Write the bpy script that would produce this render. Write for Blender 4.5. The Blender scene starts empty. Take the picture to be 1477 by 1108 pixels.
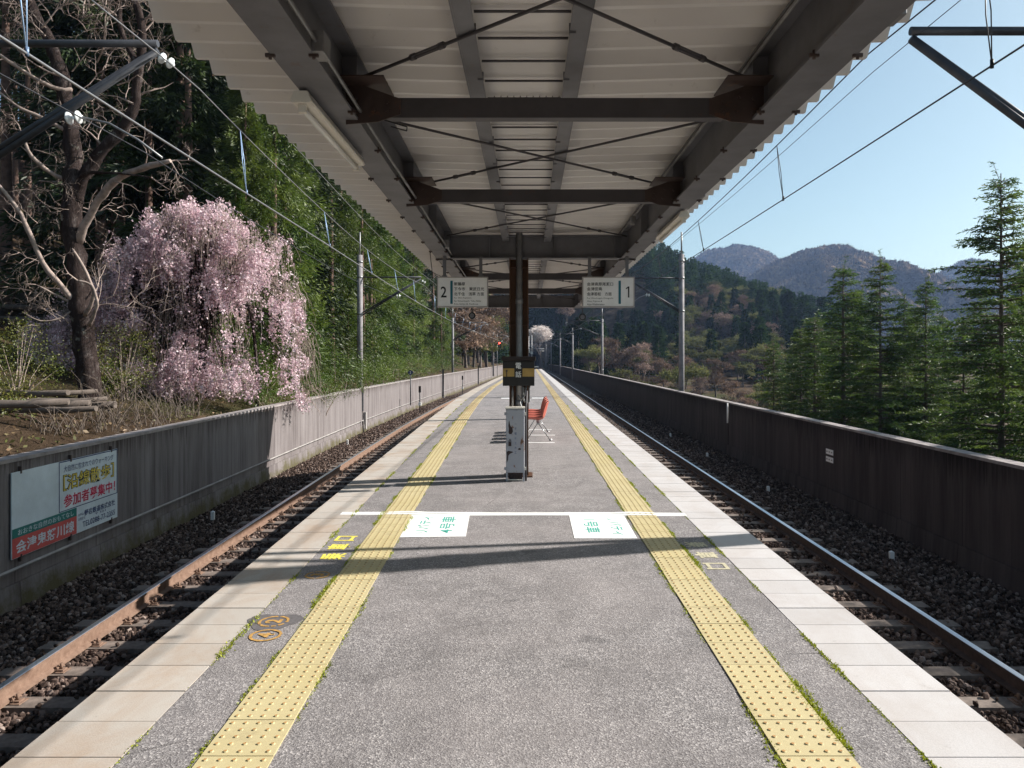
import bpy, math, random
import numpy as np
from mathutils import Vector, Matrix
random.seed(7)
RNG = np.random.default_rng(11)
scene = bpy.context.scene
COL = scene.collection
R = math.radians

# ------------------------------------------------------------------ camera
EYE = 1.63
FPX = 1058.0          # focal length in photograph pixels (1477 wide)
cam_d = bpy.data.cameras.new('camera')
cam = bpy.data.objects.new('camera', cam_d)
COL.objects.link(cam)
cam.location = (0, 0, EYE)
cam.rotation_euler = (R(90), 0, 0)
cam_d.sensor_width = 36
cam_d.lens = 36 * FPX / 1477
cam_d.shift_x = -24.5 / 1477
cam_d.shift_y = -36.0 / 1477
cam_d.clip_start = 0.05
cam_d.clip_end = 9000
scene.camera = cam

# ------------------------------------------------------------------ light
SUN = Vector((1.45, 0.40, 1.0)).normalized()       # towards the sun
sun_el = math.asin(SUN.z)
sun_az = math.atan2(SUN.x, SUN.y)
world = bpy.data.worlds.new('World')
scene.world = world
world.use_nodes = True
wn = world.node_tree
bg = wn.nodes['Background']
sky = wn.nodes.new('ShaderNodeTexSky')
sky.sky_type = 'NISHITA'
sky.sun_disc = False
sky.sun_elevation = sun_el
sky.sun_rotation = sun_az
sky.altitude = 700
sky.air_density = 1.0
sky.dust_density = 2.6
sky.ozone_density = 0.35
tint = wn.nodes.new('ShaderNodeMix'); tint.data_type = 'RGBA'; tint.blend_type = 'MULTIPLY'; tint.inputs[0].default_value = 1
tint.inputs[7].default_value = (.93, 1.03, .90, 1)
wn.links.new(sky.outputs[0], tint.inputs[6]); wn.links.new(tint.outputs[2], bg.inputs[0])
bg.inputs[1].default_value = 0.077
sl = bpy.data.lights.new('sun', 'SUN')
sl.energy = 5.0
sl.angle = R(0.53)
sl.color = (1.0, 0.95, 0.88)
so = bpy.data.objects.new('sun', sl)
so.rotation_euler = SUN.to_track_quat('Z', 'Y').to_euler()
so.location = (60, 20, 60)
COL.objects.link(so)
scene.view_settings.view_transform = 'Standard'
scene.view_settings.look = 'None'
scene.view_settings.exposure = 0.95
scene.view_settings.gamma = 1.0
scene.cycles.max_bounces = 8
scene.cycles.diffuse_bounces = 4
scene.cycles.glossy_bounces = 3
scene.cycles.transmission_bounces = 3
scene.cycles.volume_bounces = 0
scene.cycles.use_denoising = True
scene.cycles.use_adaptive_sampling = True

# ------------------------------------------------------------------ helpers
def tag(o, label=None, cat=None, group=None, kind=None):
    if label: o['label'] = label
    if cat: o['category'] = cat
    if group: o['group'] = group
    if kind: o['kind'] = kind
    return o

def empty(name, loc=(0, 0, 0), rz=0.0, **k):
    o = bpy.data.objects.new(name, None)
    o.empty_display_size = 0.2
    o.location = loc
    o.rotation_euler = (0, 0, rz)
    COL.objects.link(o)
    return tag(o, **k)

def link(name, me, parent=None, loc=None, rot=None):
    o = bpy.data.objects.new(name, me)
    COL.objects.link(o)
    if parent is not None: o.parent = parent
    if loc is not None: o.location = loc
    if rot is not None: o.rotation_euler = rot
    return o

def copy_tree(o, parent=None):
    c = o.copy(); COL.objects.link(c)
    if parent is not None: c.parent = parent
    for ch in [x for x in CHILDREN.get(o.name, [])]:
        copy_tree(ch, c)
    return c
CHILDREN = {}
def index_children(root):
    CHILDREN[root.name] = list(root.children)
    for ch in root.children: index_children(ch)

def fast_mesh(name, V, F, mats=None, mi=None, smooth=False):
    """V (n,3) array, F (m,k) array with constant k"""
    V = np.asarray(V, dtype=np.float32); F = np.asarray(F, dtype=np.int32)
    me = bpy.data.meshes.new(name)
    m, k = F.shape
    me.vertices.add(len(V)); me.vertices.foreach_set('co', V.ravel())
    me.loops.add(m * k); me.loops.foreach_set('vertex_index', F.ravel())
    me.polygons.add(m)
    me.polygons.foreach_set('loop_start', np.arange(0, m * k, k, dtype=np.int32))
    if mi is not None: me.polygons.foreach_set('material_index', np.asarray(mi, dtype=np.int32))
    me.polygons.foreach_set('use_smooth', np.full(m, smooth, dtype=bool))
    me.update(calc_edges=True)
    for mt in (mats or []): me.materials.append(mt)
    return me

class MB:
    """collects boxes, tubes, prisms into one mesh"""
    def __init__(s): s.v = []; s.f = []; s.m = []; s.sm = []
    def add(s, vs, fs, mi=0, smooth=False):
        b = len(s.v); s.v += [tuple(v) for v in vs]
        for f in fs: s.f.append(tuple(i + b for i in f)); s.m.append(mi); s.sm.append(smooth)
    def box(s, x0, x1, y0, y1, z0, z1, mi=0):
        v = [(x, y, z) for z in (z0, z1) for y in (y0, y1) for x in (x0, x1)]
        s.add(v, [(0, 2, 3, 1), (4, 5, 7, 6), (0, 1, 5, 4), (2, 6, 7, 3), (0, 4, 6, 2), (1, 3, 7, 5)], mi)
    def obox(s, c, ax, ay, az, mi=0):
        c = Vector(c); ax = Vector(ax); ay = Vector(ay); az = Vector(az)
        v = [c + ax * i + ay * j + az * k for k in (-1, 1) for j in (-1, 1) for i in (-1, 1)]
        s.add(v, [(0, 2, 3, 1), (4, 5, 7, 6), (0, 1, 5, 4), (2, 6, 7, 3), (0, 4, 6, 2), (1, 3, 7, 5)], mi)
    def tube(s, pts, r, n=8, mi=0, caps=True, smooth=True):
        pts = [Vector(p) for p in pts]
        rs = r if isinstance(r, (list, tuple)) else [r] * len(pts)
        prev = None; b = len(s.v)
        for i, p in enumerate(pts):
            if i == 0: t = pts[1] - p
            elif i == len(pts) - 1: t = p - pts[i - 1]
            else: t = (pts[i + 1] - p).normalized() + (p - pts[i - 1]).normalized()
            if t.length < 1e-9: t = Vector((0, 0, 1))
            t.normalize()
            if prev is None:
                u = t.cross(Vector((0, 0, 1)))
                if u.length < 0.05: u = t.cross(Vector((0, 1, 0)))
            else:
                u = prev - t * prev.dot(t)
            u.normalize(); w = t.cross(u); prev = u
            for k in range(n):
                a = 2 * math.pi * k / n
                s.v.append(tuple(p + (u * math.cos(a) + w * math.sin(a)) * rs[i]))
        for i in range(len(pts) - 1):
            for k in range(n):
                k2 = (k + 1) % n
                s.f.append((b + i * n + k, b + i * n + k2, b + (i + 1) * n + k2, b + (i + 1) * n + k))
                s.m.append(mi); s.sm.append(smooth)
        if caps:
            s.f.append(tuple(b + k for k in range(n))[::-1]); s.m.append(mi); s.sm.append(False)
            e = b + (len(pts) - 1) * n
            s.f.append(tuple(e + k for k in range(n))); s.m.append(mi); s.sm.append(False)
    def prism(s, poly, a, b, axis='y', mi=0):
        """polygon in the plane across axis, extruded from a to b"""
        def P(u, v, w):
            return {'y': (u, w, v), 'x': (w, u, v), 'z': (u, v, w)}[axis]
        n = len(poly)
        vs = [P(u, v, a) for u, v in poly] + [P(u, v, b) for u, v in poly]
        fs = [tuple(range(n)), tuple(range(2 * n - 1, n - 1, -1))]
        fs += [(i, i + n, (i + 1) % n + n, (i + 1) % n) for i in range(n)]
        s.add(vs, fs, mi)
    def mesh(s, name, mats, recalc=True):
        me = bpy.data.meshes.new(name)
        me.from_pydata(s.v, [], s.f)
        me.polygons.foreach_set('material_index', s.m)
        me.polygons.foreach_set('use_smooth', s.sm)
        for m in (mats if isinstance(mats, (list, tuple)) else [mats]): me.materials.append(m)
        if recalc:
            import bmesh
            bm = bmesh.new(); bm.from_mesh(me)
            bmesh.ops.recalc_face_normals(bm, faces=bm.faces); bm.to_mesh(me); bm.free()
        me.update()
        return me
    def build(s, name, mats, parent=None, loc=None, rot=None, bevel=0, recalc=True):
        o = link(name, s.mesh(name, mats, recalc), parent, loc, rot)
        if bevel:
            b = o.modifiers.new('bevel', 'BEVEL'); b.width = bevel; b.segments = 2; b.limit_method = 'ANGLE'; b.angle_limit = R(40)
        return o

# ------------------------------------------------------------------ materials
class NT:
    def __init__(s, name):
        s.mat = bpy.data.materials.new(name); s.mat.use_nodes = True
        s.t = s.mat.node_tree; s.n = s.t.nodes; s.l = s.t.links
        s.p = s.n['Principled BSDF']; s.out = s.n['Material Output']
        s.co = s.n.new('ShaderNodeTexCoord').outputs['Object']
    def node(s, kind, **kw):
        nd = s.n.new(kind)
        for k, v in kw.items(): setattr(nd, k, v)
        return nd
    def setin(s, nd, key, v):
        i = nd.inputs[key]
        if hasattr(v, 'is_linked') or isinstance(v, bpy.types.NodeSocket): s.l.new(v, i)
        else: i.default_value = v
    def mapv(s, scale=(1, 1, 1), loc=(0, 0, 0), src=None):
        m = s.node('ShaderNodeMapping'); m.inputs['Scale'].default_value = scale; m.inputs['Location'].default_value = loc
        s.l.new(src or s.co, m.inputs['Vector']); return m.outputs[0]
    def noise(s, scale, detail=4, rough=.6, vec=None, dist=0):
        n = s.node('ShaderNodeTexNoise'); n.inputs['Scale'].default_value = scale
        n.inputs['Detail'].default_value = detail; n.inputs['Roughness'].default_value = rough
        n.inputs['Distortion'].default_value = dist
        s.l.new(vec or s.co, n.inputs['Vector']); return n.outputs['Fac']
    def voro(s, scale, vec=None, feature='F1', out='Distance'):
        n = s.node('ShaderNodeTexVoronoi'); n.feature = feature; n.inputs['Scale'].default_value = scale
        s.l.new(vec or s.co, n.inputs['Vector']); return n.outputs[out]
    def ramp(s, fac, stops, interp='LINEAR'):
        r = s.node('ShaderNodeValToRGB'); cr = r.color_ramp; cr.interpolation = interp
        while len(cr.elements) < len(stops): cr.elements.new(0.5)
        for e, (p, c) in zip(cr.elements, stops):
            e.position = p
            e.color = (c, c, c, 1) if not hasattr(c, '__len__') else (*c, 1)
        s.l.new(fac, r.inputs[0]); return r.outputs[0]
    def mix(s, fac, a, b, mode='MIX'):
        m = s.node('ShaderNodeMix', data_type='RGBA', blend_type=mode)
        for key, v in ((0, fac), (6, a), (7, b)):
            i = m.inputs[key]
            if isinstance(v, bpy.types.NodeSocket): s.l.new(v, i)
            elif key == 0: i.default_value = v
            else: i.default_value = (*v, 1)
        return m.outputs[2]
    def math(s, op, a, b=0.0, c=None):
        m = s.node('ShaderNodeMath', operation=op)
        for k, v in ((0, a), (1, b), (2, c)):
            if v is None: continue
            if isinstance(v, bpy.types.NodeSocket): s.l.new(v, m.inputs[k])
            else: m.inputs[k].default_value = v
        return m.outputs[0]
    def sep(s, vec=None):
        m = s.node('ShaderNodeSeparateXYZ'); s.l.new(vec or s.co, m.inputs[0]); return m.outputs
    def col(s, v):
        if isinstance(v, bpy.types.NodeSocket): s.l.new(v, s.p.inputs['Base Color'])
        else: s.p.inputs['Base Color'].default_value = (*v, 1)
        return s
    def rough(s, v):
        if isinstance(v, bpy.types.NodeSocket): s.l.new(v, s.p.inputs['Roughness'])
        else: s.p.inputs['Roughness'].default_value = v
        return s
    def spec(s, v): s.p.inputs['Specular IOR Level'].default_value = v; return s
    def metal(s, v): s.p.inputs['Metallic'].default_value = v; return s
    def bump(s, h, strength=.5, dist=.01):
        b = s.node('ShaderNodeBump'); b.inputs['Strength'].default_value = strength; b.inputs['Distance'].default_value = dist
        s.l.new(h, b.inputs['Height']); s.l.new(b.outputs[0], s.p.inputs['Normal']); return s

def simple(name, c, rough=.6, metal=0, var=.25, scale=6, spec=.4, bump=0):
    t = NT(name)
    n = t.noise(scale, 5, .65)
    lo = tuple(x * (1 - var) for x in c); hi = tuple(min(1, x * (1 + var)) for x in c)
    t.col(t.ramp(n, [(.3, lo), (.7, hi)])).rough(rough).spec(spec).metal(metal)
    if bump: t.bump(t.noise(scale * 12, 3), bump, .004)
    return t.mat

def leafmat(name, c1, c2, trans=.35, c3=None, spread=.5, nscale=.6, gloss=.03):
    """small leaf faces: colour varies per face and in patches; lets some light through"""
    t = NT(name)
    g = t.node('ShaderNodeNewGeometry')
    ob = t.node('ShaderNodeObjectInfo')
    a = t.ramp(g.outputs['Random Per Island'], [(0, c1), (1, c2)])
    if c3 is not None:
        n = t.noise(nscale, 3, .6)
        a = t.mix(t.ramp(n, [(.42, 0.0), (.62, 1.0)]), a, c3)
    k = t.math('MULTIPLY_ADD', ob.outputs['Random'], spread, 1 - spread / 2)
    a = t.mix(1.0, a, k, 'MULTIPLY')
    d = t.node('ShaderNodeBsdfDiffuse'); tr = t.node('ShaderNodeBsdfTranslucent')
    mx = t.node('ShaderNodeMixShader'); mx.inputs[0].default_value = trans
    t.l.new(a, d.inputs[0]); t.l.new(a, tr.inputs[0])
    t.l.new(d.outputs[0], mx.inputs[1]); t.l.new(tr.outputs[0], mx.inputs[2])
    gl = t.node('ShaderNodeBsdfGlossy'); gl.inputs['Roughness'].default_value = .5; gl.inputs[0].default_value = (1, 1, 1, 1)
    m2 = t.node('ShaderNodeMixShader'); m2.inputs[0].default_value = gloss
    t.l.new(mx.outputs[0], m2.inputs[1]); t.l.new(gl.outputs[0], m2.inputs[2])
    t.n.remove(t.p)
    t.l.new(m2.outputs[0], t.out.inputs[0])
    return t.mat

M = {}
# asphalt: coarse chippings, worn and stained
t = NT('asphalt')
ch = t.voro(125, out='Color'); chs = t.node('ShaderNodeSeparateColor'); t.l.new(ch, chs.inputs[0])
grain = t.ramp(chs.outputs[0], [(0, (.055, .048, .050)), (.4, (.170, .159, .159)), (.8, (.262, .245, .242)), (1, (.50, .47, .46))])
fine = t.noise(240, 2, .6)
grain = t.mix(t.ramp(fine, [(.35, 0.0), (.7, .50)]), grain, (.38, .355, .365))
big = t.noise(.55, 5, .6); mid = t.noise(3.0, 6, .7, dist=.6)
g2 = t.mix(t.ramp(mid, [(.38, .0), (.62, .42)]), grain, (.10, .092, .092))
g3 = t.mix(t.ramp(big, [(.42, .0), (.64, .35)]), g2, (.32, .288, .285))
walk = t.noise(1.3, 5, .65, vec=t.mapv((1.6, .16, 1)))
g3 = t.mix(t.ramp(walk, [(.5, 0.0), (.72, .35)]), g3, (.13, .12, .122))
crk = t.voro(1.1, vec=t.mapv((1, .8, 1)), feature='DISTANCE_TO_EDGE')
wob = t.noise(6, 5, .7)
crk = t.math('ADD', crk, t.math('MULTIPLY', t.math('SUBTRACT', wob, .5), .035))
g3 = t.mix(t.math('MULTIPLY', t.math('LESS_THAN', t.math('ABSOLUTE', crk), .0035), t.ramp(t.noise(.8, 3), [(.55, 0.0), (.62, .55)])), g3, (.05, .045, .045))
spot = t.noise(2.1, 3, .5, vec=t.mapv((1, 1, 1), (7, 3, 0)))
g3 = t.mix(t.ramp(spot, [(.68, 0.0), (.72, .45)]), g3, (.09, .085, .088))
t.col(g3).rough(.92).spec(.25).bump(t.math('ADD', t.voro(125), t.math('MULTIPLY', fine, .6)), .55, .005)
M['asphalt'] = t.mat

def slab_mat(name, base, stain, amount):
    t = NT(name)
    y = t.mapv((1, .55, 1))
    ns = t.noise(2.2, 6, .7, vec=y, dist=.5)
    st = t.ramp(ns, [(.42, 0.0), (.66, amount)])
    cell = t.node('ShaderNodeMath', operation='FLOOR'); t.l.new(t.math('DIVIDE', t.sep()[1], .3), cell.inputs[0])
    wn_ = t.node('ShaderNodeTexWhiteNoise', noise_dimensions='1D'); t.l.new(cell.outputs[0], wn_.inputs['W'])
    c = t.mix(st, base, stain)
    c = t.mix(t.math('MULTIPLY', wn_.outputs['Value'], .28), c, tuple(x * .6 for x in base))
    sp = t.noise(160, 2, .6)
    c = t.mix(t.ramp(sp, [(.3, .25), (.6, 0.0)]), c, tuple(x * .45 for x in base))
    dk = t.noise(7, 8, .75)
    c = t.mix(t.ramp(dk, [(.62, 0.0), (.75, .55)]), c, (.10, .085, .075))
    t.col(c).rough(.85).spec(.25).bump(sp, .3, .003)
    return t.mat
M['slab_left'] = slab_mat('rust_stained_coping', (.47, .43, .39), (.38, .27, .19), .75)
M['slab_right'] = slab_mat('pale_coping', (.54, .52, .52), (.42, .37, .345), .6)

t = NT('tactile_yellow')
y1 = t.noise(1.1, 5, .65); y2 = t.noise(50, 3, .7)
c = t.ramp(y1, [(.3, (.46, .385, .20)), (.7, (.53, .46, .27))])
c = t.mix(t.ramp(y2, [(.3, .35), (.65, 0.0)]), c, (.42, .33, .16))
d = t.sep()[1]
cellf = t.node('ShaderNodeMath', operation='FLOOR'); t.l.new(t.math('DIVIDE', d, .3), cellf.inputs[0])
wnn = t.node('ShaderNodeTexWhiteNoise', noise_dimensions='1D'); t.l.new(cellf.outputs[0], wnn.inputs['W'])
c = t.mix(t.math('MULTIPLY', wnn.outputs['Value'], .35), c, (.42, .36, .22))
c = t.mix(t.ramp(t.noise(5.5, 7, .78), [(.55, 0.0), (.72, .6)]), c, (.28, .22, .13))
worn = t.math('MULTIPLY', t.ramp(t.math('DIVIDE', d, 60.0), [(.22, 0.0), (.42, .8)]), t.ramp(t.noise(2.3, 6, .75), [(.4, 0.0), (.6, 1.0)]))
c = t.mix(worn, c, (.30, .19, .09))
t.col(c).rough(.7).spec(.3).bump(y2, .2, .002)
M['tactile'] = t.mat
M['dome'] = simple('worn_dome_top', (.40, .22, .085), .7, var=.3, scale=30)

def concrete(name, base, dark, topdark, zt, streak=.8, moss=0):
    t = NT(name)
    s1 = t.noise(1.6, 6, .7, vec=t.mapv((1, 2.4, .16)))
    s2 = t.noise(9, 5, .7, vec=t.mapv((1, 1.8, .07)))
    s3 = t.noise(.5, 4, .6, vec=t.mapv((1, 1, .8)))
    k = t.math('MULTIPLY', t.ramp(s1, [(.36, 0.0), (.66, 1.0)]), streak)
    c = t.mix(k, base, dark)
    c = t.mix(t.ramp(s2, [(.52, 0.0), (.72, streak * .8)]), c, dark)
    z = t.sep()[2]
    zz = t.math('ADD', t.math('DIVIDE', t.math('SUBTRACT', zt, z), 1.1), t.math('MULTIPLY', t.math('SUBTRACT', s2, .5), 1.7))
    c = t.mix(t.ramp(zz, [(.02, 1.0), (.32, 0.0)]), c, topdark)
    c = t.mix(t.ramp(s3, [(.4, 0.0), (.7, .35)]), c, tuple(x * 1.1 for x in base))
    if moss:
        lo = t.math('ADD', t.math('SUBTRACT', z, -1.42), t.math('MULTIPLY', t.math('SUBTRACT', t.noise(2.2, 6, .8), .5), 1.2))
        c = t.mix(t.ramp(lo, [(.05, .85), (.28, 0.0)]), c, (.085, .075, .03))
    # shutter joints every 1.8 m
    fr = t.math('FRACT', t.math('DIVIDE', t.sep()[1], 1.8))
    j = t.math('LESS_THAN', fr, .012)
    c = t.mix(t.math('MULTIPLY', j, .6), c, topdark)
    t.col(c).rough(.92).spec(.2).bump(t.noise(30, 5, .7), .35, .01)
    return t.mat
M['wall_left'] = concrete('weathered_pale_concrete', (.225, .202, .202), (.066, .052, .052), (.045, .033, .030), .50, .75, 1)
M['wall_right'] = concrete('grimy_shade_dark_concrete', (.085, .069, .067), (.030, .023, .023), (.015, .011, .011), .22, .85)  # grime, with the wall's shade also put into the lowered base colour
M['concrete'] = simple('plain_concrete', (.30, .28, .27), .9, var=.3, scale=3, bump=.3)
M['coping_top'] = simple('grey_wall_coping', (.27, .24, .235), .9, var=.35, scale=4, bump=.3)
M['platform_side'] = simple('platform_side_concrete', (.16, .14, .13), .9, var=.4, scale=2)

t = NT('corrugated_underside')
n1 = t.noise(1.2, 4, .6, vec=t.mapv((.6, 1, 1)))
c = t.ramp(n1, [(.3, (.70, .675, .655)), (.7, (.80, .775, .755))])
c = t.mix(t.ramp(t.noise(11, 5, .75), [(.62, 0.0), (.78, .35)]), c, (.25, .2, .16))
t.col(c).rough(.55).spec(.35)
M['deck'] = t.mat
def steel(name, c, rust=.35):
    t = NT(name)
    n = t.noise(3, 5, .65); r_ = t.noise(9, 6, .75)
    a = t.ramp(n, [(.3, tuple(x * .8 for x in c)), (.7, tuple(x * 1.2 for x in c))])
    a = t.mix(t.ramp(r_, [(.60, 0.0), (.70, rust)]), a, (.16, .065, .03))
    t.col(a).rough(.55).spec(.4)
    return t.mat
M['girder'] = steel('grey_painted_steel', (.155, .155, .168))
M['brace'] = steel('dark_brown_steel', (.075, .070, .076), .4)
M['rustbox'] = steel('rusted_steel', (.065, .045, .04), .7)
M['col_brown'] = steel('orange_brown_painted_steel', (.085, .036, .015), .5)
M['galv'] = simple('galvanised_steel', (.27, .27, .275), .5, metal=.6, var=.25, scale=8)
M['pole'] = simple('concrete_pole', (.24, .225, .235), .8, var=.3, scale=4, bump=.2)
M['darkpole'] = simple('dark_steel_tube', (.050, .052, .06), .45, metal=.3, var=.3)
M['porcelain'] = simple('white_porcelain', (.74, .76, .76), .15, var=.08)
M['wire'] = simple('grey_wire', (.34, .33, .33), .4, metal=.8, var=.1)
M['darkwire'] = simple('dark_wire', (.035, .035, .04), .5, metal=.2, var=.1)
M['bluewire'] = simple('pale_blue_dropper', (.30, .42, .60), .4, metal=.4, var=.1)
M['white'] = simple('white_paint', (.80, .80, .79), .5, var=.05)
M['sheetwhite'] = simple('worn_white_sheet', (.83, .82, .81), .6, var=.05, scale=9)
M['signwhite'] = simple('white_sign_face', (.88, .87, .86), .4, var=.06)
M['signframe'] = simple('grey_sign_frame', (.40, .37, .36), .5, var=.15)
M['teal'] = simple('teal_bar', (.015, .14, .20), .5, var=.1)
M['black'] = simple('black_lettering', (.015, .015, .018), .6, var=.1)
M['tealletter'] = simple('teal_green_lettering', (.06, .38, .31), .6, var=.2)
M['navy'] = simple('navy_paint', (.015, .03, .12), .5, var=.1)
M['red'] = simple('red_lettering', (.55, .03, .08), .5, var=.1)
M['signred'] = simple('red_band', (.55, .10, .09), .5, var=.12)
M['signgreen'] = simple('green_band', (.03, .17, .15), .5, var=.1)
M['signyellow'] = simple('yellow_lettering', (.65, .50, .08), .5, var=.1)
M['boardwhite'] = simple('faded_board_white', (.60, .66, .70), .45, var=.12, scale=3)
M['paintyellow'] = simple('yellow_road_paint', (.72, .62, .10), .8, var=.25, scale=25)
M['fadedyellow'] = simple('faded_yellow_paint', (.47, .43, .30), .85, var=.3, scale=25)
M['paintorange'] = simple('worn_orange_paint', (.42, .24, .07), .85, var=.45, scale=45)
M['darktar'] = simple('dark_patch', (.115, .106, .110), .9, var=.3, scale=30)
M['tubewhite'] = simple('white_enamel', (.74, .70, .62), .35, var=.1)
M['lamptube'] = simple('unlit_fluorescent_tube', (.85, .85, .82), .2, var=.02)
M['phoneblack'] = simple('black_box_paint', (.014, .011, .011), .35, var=.3)
M['phoneyellow'] = simple('ochre_band', (.42, .27, .075), .45, var=.2)
M['seatred'] = simple('faded_red_plastic', (.46, .12, .09), .4, var=.12, scale=4)
M['chrome'] = simple('steel_leg', (.35, .35, .36), .3, metal=.9, var=.1)
t = NT('peeling_grey_paint')
n = t.noise(7.0, 5, .6, vec=t.mapv((1, 1, .7), (3.1, 0, 5.2)), dist=.4)
c = t.mix(t.ramp(t.noise(3, 4), [(.3, 0.0), (.7, 1.0)]), (.33, .345, .40), (.43, .44, .47))
c = t.mix(t.ramp(n, [(.64, 0.0), (.66, 1.0)]), c, (.05, .028, .022))
c = t.mix(t.ramp(n, [(.60, 0.0), (.64, .5)]), c, (.28, .14, .07))
t.col(c).rough(.5).spec(.4)
M['cabinet'] = t.mat
M['cablue'] = simple('faded_blue_lettering', (.10, .13, .22), .6, var=.2)
M['rust_dark'] = simple('bare_rusty_patch', (.045, .03, .03), .8, var=.4, scale=30)

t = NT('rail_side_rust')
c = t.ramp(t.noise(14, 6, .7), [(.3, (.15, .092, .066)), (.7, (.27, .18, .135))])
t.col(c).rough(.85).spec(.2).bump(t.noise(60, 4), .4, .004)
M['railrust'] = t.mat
M['railshade'] = simple('shade_toned_rail_rust', (.060, .040, .034), .8, var=.4, scale=14)  # rail rust darkened so the colour carries the shade on the right track
M['railtop'] = simple('polished_rail_head', (.74, .76, .80), .32, metal=1.0, var=.08, scale=3)
M['sleeper'] = simple('concrete_sleeper', (.17, .135, .115), .9, var=.4, scale=9, bump=.4)
t = NT('ballast_stone')
g = t.node('ShaderNodeNewGeometry')
c = t.ramp(g.outputs['Random Per Island'], [(0, (.028, .019, .016)), (.5, (.080, .055, .045)), (.85, (.17, .12, .10)), (1, (.30, .24, .21))])
t.col(c).rough(.95).spec(.15)
M['stone'] = t.mat
t = NT('ballast_bed')
v = t.voro(19, out='Color'); vs_ = t.node('ShaderNodeSeparateColor'); t.l.new(v, vs_.inputs[0])
c = t.ramp(vs_.outputs[0], [(0, (.04, .03, .026)), (.7, (.12, .09, .075)), (1, (.22, .17, .14))])
t.col(c).rough(.95).spec(.1).bump(t.voro(19), 1.0, .05)
M['ballast'] = t.mat
M['moss'] = leafmat('moss_and_grass', (.20, .25, .015), (.40, .42, .03), .3)

t = NT('forest_floor')
c = t.ramp(t.noise(.35, 7, .72), [(.3, (.030, .021, .013)), (.5, (.075, .050, .032)), (.7, (.17, .115, .075))])
c = t.mix(t.ramp(t.noise(.12, 5, .6), [(.5, 0.0), (.62, .7)]), c, (.05, .065, .02))
t.col(c).rough(.98).spec(.1).bump(t.noise(4, 6, .8), 1.0, .25)
M['soil'] = t.mat
t = NT('wooded_mountain')
c = t.ramp(t.noise(.012, 6, .7), [(.3, (.035, .032, .032)), (.55, (.09, .068, .055)), (.75, (.15, .11, .08))])
c = t.mix(t.ramp(t.noise(.09, 4, .7), [(.4, 0.0), (.7, .7)]), c, (.055, .047, .045))
t.col(c).rough(1).spec(.05).bump(t.noise(.14, 5, .75), 1.0, 6)
M['mountain'] = t.mat

t = NT('dark_lichen_bark')
n = t.noise(6, 7, .75, vec=t.mapv((1, 1, .35)))
c = t.ramp(n, [(.3, (.016, .011, .010)), (.55, (.055, .040, .037)), (.72, (.20, .17, .16))])
c = t.mix(t.ramp(t.noise(2.5, 4, .6), [(.62, 0.0), (.70, .7)]), c, (.34, .34, .30))
t.col(c).rough(.95).spec(.1).bump(t.noise(14, 6, .8, vec=t.mapv((1, 1, .3))), 1.0, .09)
M['bark'] = t.mat
M['palebark'] = simple('pale_dead_wood', (.30, .235, .205), .9, var=.4, scale=6, bump=.5)
M['cedarbark'] = simple('red_brown_bark', (.15, .095, .075), .95, var=.4, scale=5, bump=.4)
M['greybark'] = simple('grey_brown_bark', (.13, .105, .09), .95, var=.35, scale=5)
M['cherry'] = leafmat('pink_cherry_blossom', (.76, .54, .61), (.96, .86, .89), .35, (.72, .52, .57), .1, 1.5)
M['whitecherry'] = leafmat('white_cherry_blossom', (.70, .62, .60), (.85, .80, .76), .3)
M['leaf_bright'] = leafmat('fresh_green_leaves', (.030, .075, .008), (.10, .19, .022), .38, (.14, .17, .02), .3, .7)
M['leaf_cedar'] = leafmat('cedar_sprays', (.012, .032, .005), (.100, .165, .026), .34, (.15, .20, .03), .8, .5)
M['leaf_dark'] = leafmat('dark_cedar_sprays', (.006, .015, .005), (.020, .038, .010), .2, (.035, .055, .012), .5, .4)
M['leaf_deodar'] = leafmat('blue_green_needles', (.020, .046, .014), (.082, .145, .036), .42, (.11, .16, .03), .35, .5)
M['leaf_far'] = leafmat('far_conifer_foliage', (.012, .028, .010), (.040, .066, .020), .2, None, .9, gloss=0)
M['leaf_olive'] = leafmat('olive_spring_foliage', (.085, .095, .035), (.19, .19, .075), .3, (.15, .15, .06), .8, .3, gloss=0)
M['twig_brown'] = leafmat('bare_brown_twigs', (.12, .085, .065), (.26, .19, .15), .2, (.20, .13, .09), .7, .3, gloss=0)
M['twig_pink'] = leafmat('budding_pinkish_twigs', (.15, .105, .09), (.30, .22, .18), .2, None, .6, gloss=0)
M['shrub'] = leafmat('yellow_green_shrub_leaves', (.045, .075, .010), (.15, .18, .025), .35, (.16, .15, .03), .3, 1.5)
M['twig_pale'] = simple('pale_dry_twigs', (.14, .11, .09), .9, var=.35, scale=10)
M['farcrown'] = leafmat('distant_tree_crowns', (.040, .031, .030), (.27, .185, .115), .08, (.050, .040, .042), 0, .02, gloss=0)
HAZE = 0.00019
# ------------------------------------------------------------------ plan: where the edges run
def smooth(a, b, x):
    t_ = np.clip((np.asarray(x, dtype=float) - a) / (b - a), 0, 1); return t_ * t_ * (3 - 2 * t_)
_YL = [-30, 2.9, 4.3, 5.2, 9.7, 13.8, 20, 30, 42, 61, 100, 131, 200, 300]
_XL = [-1.6, -2.09, -2.145, -2.19, -2.365, -2.50, -2.72, -2.98, -3.03, -2.80, -2.0, -1.3, .2, .2]
def XL(y):                                    # left platform edge
    ys = [y - 2, y - 1, y, y + 1, y + 2]
    return float(np.mean(np.interp(ys, _YL, _XL)))
def XR(y): return 2.067 - 1.6 * float(smooth(110, 260, y))
def P(px, py, y):                             # a point seen at that place of the photograph, y metres ahead
    return ((px - 763) * y / FPX, y, EYE + (518 - py) * y / FPX)
ZR, ZS, ZB = -1.10, -1.27, -1.32              # rail head, sleeper top, ballast
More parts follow.
